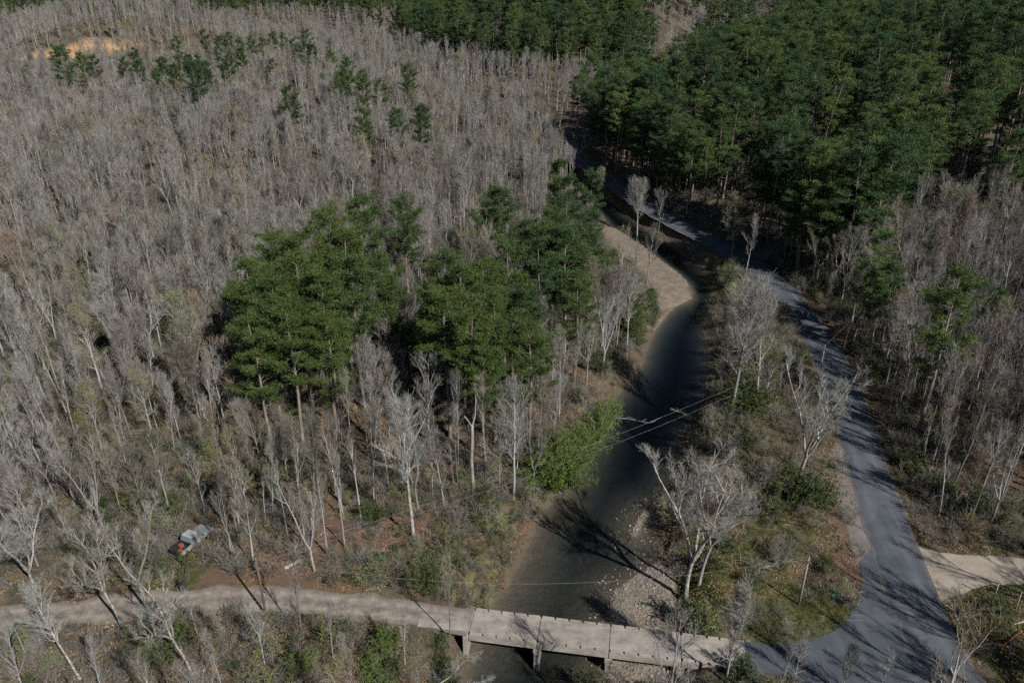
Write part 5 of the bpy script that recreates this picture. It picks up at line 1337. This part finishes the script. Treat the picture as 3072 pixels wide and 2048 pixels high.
# ------------------------------------------------------------------ the person
def person():
    x, y = -34.9, 63.2
    z = 0.04
    J = {'pel': (0, 0, .95, .15), 'ab': (0, .0, 1.12, .145), 'ch': (0, .01, 1.34, .17), 'nk': (0, .0, 1.50, .065), 'hd0': (0, .01, 1.58, .085), 'hd': (0, .015, 1.67, .105), 'hd1': (0, .01, 1.75, .075),
         'lh': (-.09, 0, .90, .105), 'lk': (-.11, .10, .50, .072), 'la': (-.11, .04, .10, .055), 'lt': (-.12, .20, .05, .045),
         'rh': (.09, 0, .90, .105), 'rk': (.10, -.03, .50, .072), 'ra': (.11, -.22, .12, .055), 'rt': (.12, -.08, .05, .045),
         'ls': (-.20, 0, 1.42, .075), 'le': (-.40, -.05, 1.22, .055), 'lw': (-.42, .12, 1.06, .038), 'lp': (-.42, .19, 1.03, .036),
         'rs': (.20, 0, 1.42, .075), 're': (.38, -.02, 1.20, .055), 'rw': (.36, .16, 1.08, .038), 'rp': (.36, .23, 1.06, .036)}
    E_ = [('pel', 'ab'), ('ab', 'ch'), ('ch', 'nk'), ('nk', 'hd0'), ('hd0', 'hd'), ('hd', 'hd1'), ('pel', 'lh'), ('lh', 'lk'), ('lk', 'la'), ('la', 'lt'), ('pel', 'rh'), ('rh', 'rk'), ('rk', 'ra'), ('ra', 'rt'), ('ch', 'ls'), ('ls', 'le'), ('le', 'lw'), ('lw', 'lp'), ('ch', 'rs'), ('rs', 're'), ('re', 'rw'), ('rw', 'rp')]
    for s, w in (('l', -1), ('r', 1)):
        px, py, pz, _ = J[s + 'p']
        for k in range(4):
            ox = (k - 1.5) * .02
            J['%sf%d' % (s, k)] = (px + ox * 1.2, py + .05, pz - .005, .010); J['%sg%d' % (s, k)] = (px + ox * 1.3, py + .085 - .008 * abs(k - 1.2), pz - .035, .008)
            E_ += [(s + 'p', '%sf%d' % (s, k)), ('%sf%d' % (s, k), '%sg%d' % (s, k))]
        J[s + 'f4'] = (px - w * .045, py + .01, pz - .01, .011); J[s + 'g4'] = (px - w * .06, py + .045, pz - .03, .009)
        E_ += [(s + 'p', s + 'f4'), (s + 'f4', s + 'g4')]
    keys = list(J); me = bpy.data.meshes.new('person'); me.from_pydata([J[k][:3] for k in keys], [(keys.index(a), keys.index(c)) for a, c in E_], [])
    o = bpy.data.objects.new('tmp', me); COL.objects.link(o)
    o.modifiers.new('skin', 'SKIN'); 
    if not me.skin_vertices: 
        bpy.context.view_layer.objects.active = o
    sv = me.skin_vertices[0].data
    for i, k in enumerate(keys): sv[i].radius = (J[k][3], J[k][3] * (.78 if k in ('ch', 'ab', 'pel') else 1)); sv[i].use_root = (k == 'pel')
    ss = o.modifiers.new('sub', 'SUBSURF'); ss.levels = 2; ss.render_levels = 2
    dg = bpy.context.evaluated_depsgraph_get(); dg.update()
    m2 = bpy.data.meshes.new_from_object(o.evaluated_get(dg)); bpy.data.objects.remove(o)
    m2.materials.clear()
    for mn in ('jacket', 'jeans', 'skin', 'boot'): m2.materials.append(MATS[mn])
    for p in m2.polygons:
        c = p.center; p.use_smooth = True
        arm = abs(c.x) > .27
        if c.z > 1.53 or (arm and c.y > .14 and c.z < 1.12): k = 2
        elif c.z < .12: k = 3
        elif c.z < .93 and not arm: k = 1
        else: k = 0
        p.material_index = k
    t = thing('person', 'person in dark jacket and blue jeans walking on the dirt road', 'person', (x, y, z), R(70))
    link('body', m2, t)
    bm = bmesh.new(); bmesh.ops.create_uvsphere(bm, u_segments=14, v_segments=10, radius=.118)
    for v in list(bm.verts):
        if v.co.z < -.03 and v.co.y > -.02: v.co.z = -.03 + .2 * (v.co.z + .03)
        v.co.y -= .012
    mh = bpy.data.meshes.new('hair'); bm.to_mesh(mh); bm.free(); mh.materials.append(MATS['hair']); link('hair', mh, t, (0, .0, 1.71))
    for s in (-1, 1):
        b = Buf(); b.box((s * .035, .112, 1.685), (.022, .012, .012)); link('eye', b.mesh('eye', ['hair']), t)
        b = Buf(); b.box((s * .108, .01, 1.665), (.02, .04, .06)); o = link('ear', b.mesh('ear', ['skin']), t); bevel(o, .008)
    b = Buf(); b.box((0, .125, 1.65), (.028, .035, .045), taper=.6); o = link('nose', b.mesh('nose', ['skin']), t); bevel(o, .006)
    b = Buf(); b.box((0, .112, 1.612), (.05, .012, .012)); link('mouth', b.mesh('mouth', ['red_paint']), t)
person()

# things that would share a label are told apart by their order from the left
seen = {}
for o in list(COL.objects):
    if o.parent is None and o.get('label'): seen.setdefault(o['label'], []).append(o)
WORDS = ['leftmost', 'second from left', 'third from left', 'fourth from left', 'fifth from left', 'sixth from left', 'seventh from left', 'eighth from left', 'ninth from left', 'tenth from left', 'eleventh from left', 'twelfth from left', 'thirteenth from left', 'fourteenth from left', 'fifteenth from left', 'sixteenth from left', 'seventeenth from left', 'eighteenth from left']
for lab, lst in seen.items():
    if 1 < len(lst) <= len(WORDS):
        lst.sort(key=lambda o: o.location.x / o.location.y)
        for w, o in zip(WORDS[:len(lst) - 1] + ['rightmost'], lst):
            new = lab + ', ' + w
            o['label'] = new if len(new.split()) <= 16 else new.replace(' bare tree', ' tree', 1).replace(' and ', '-', 1)
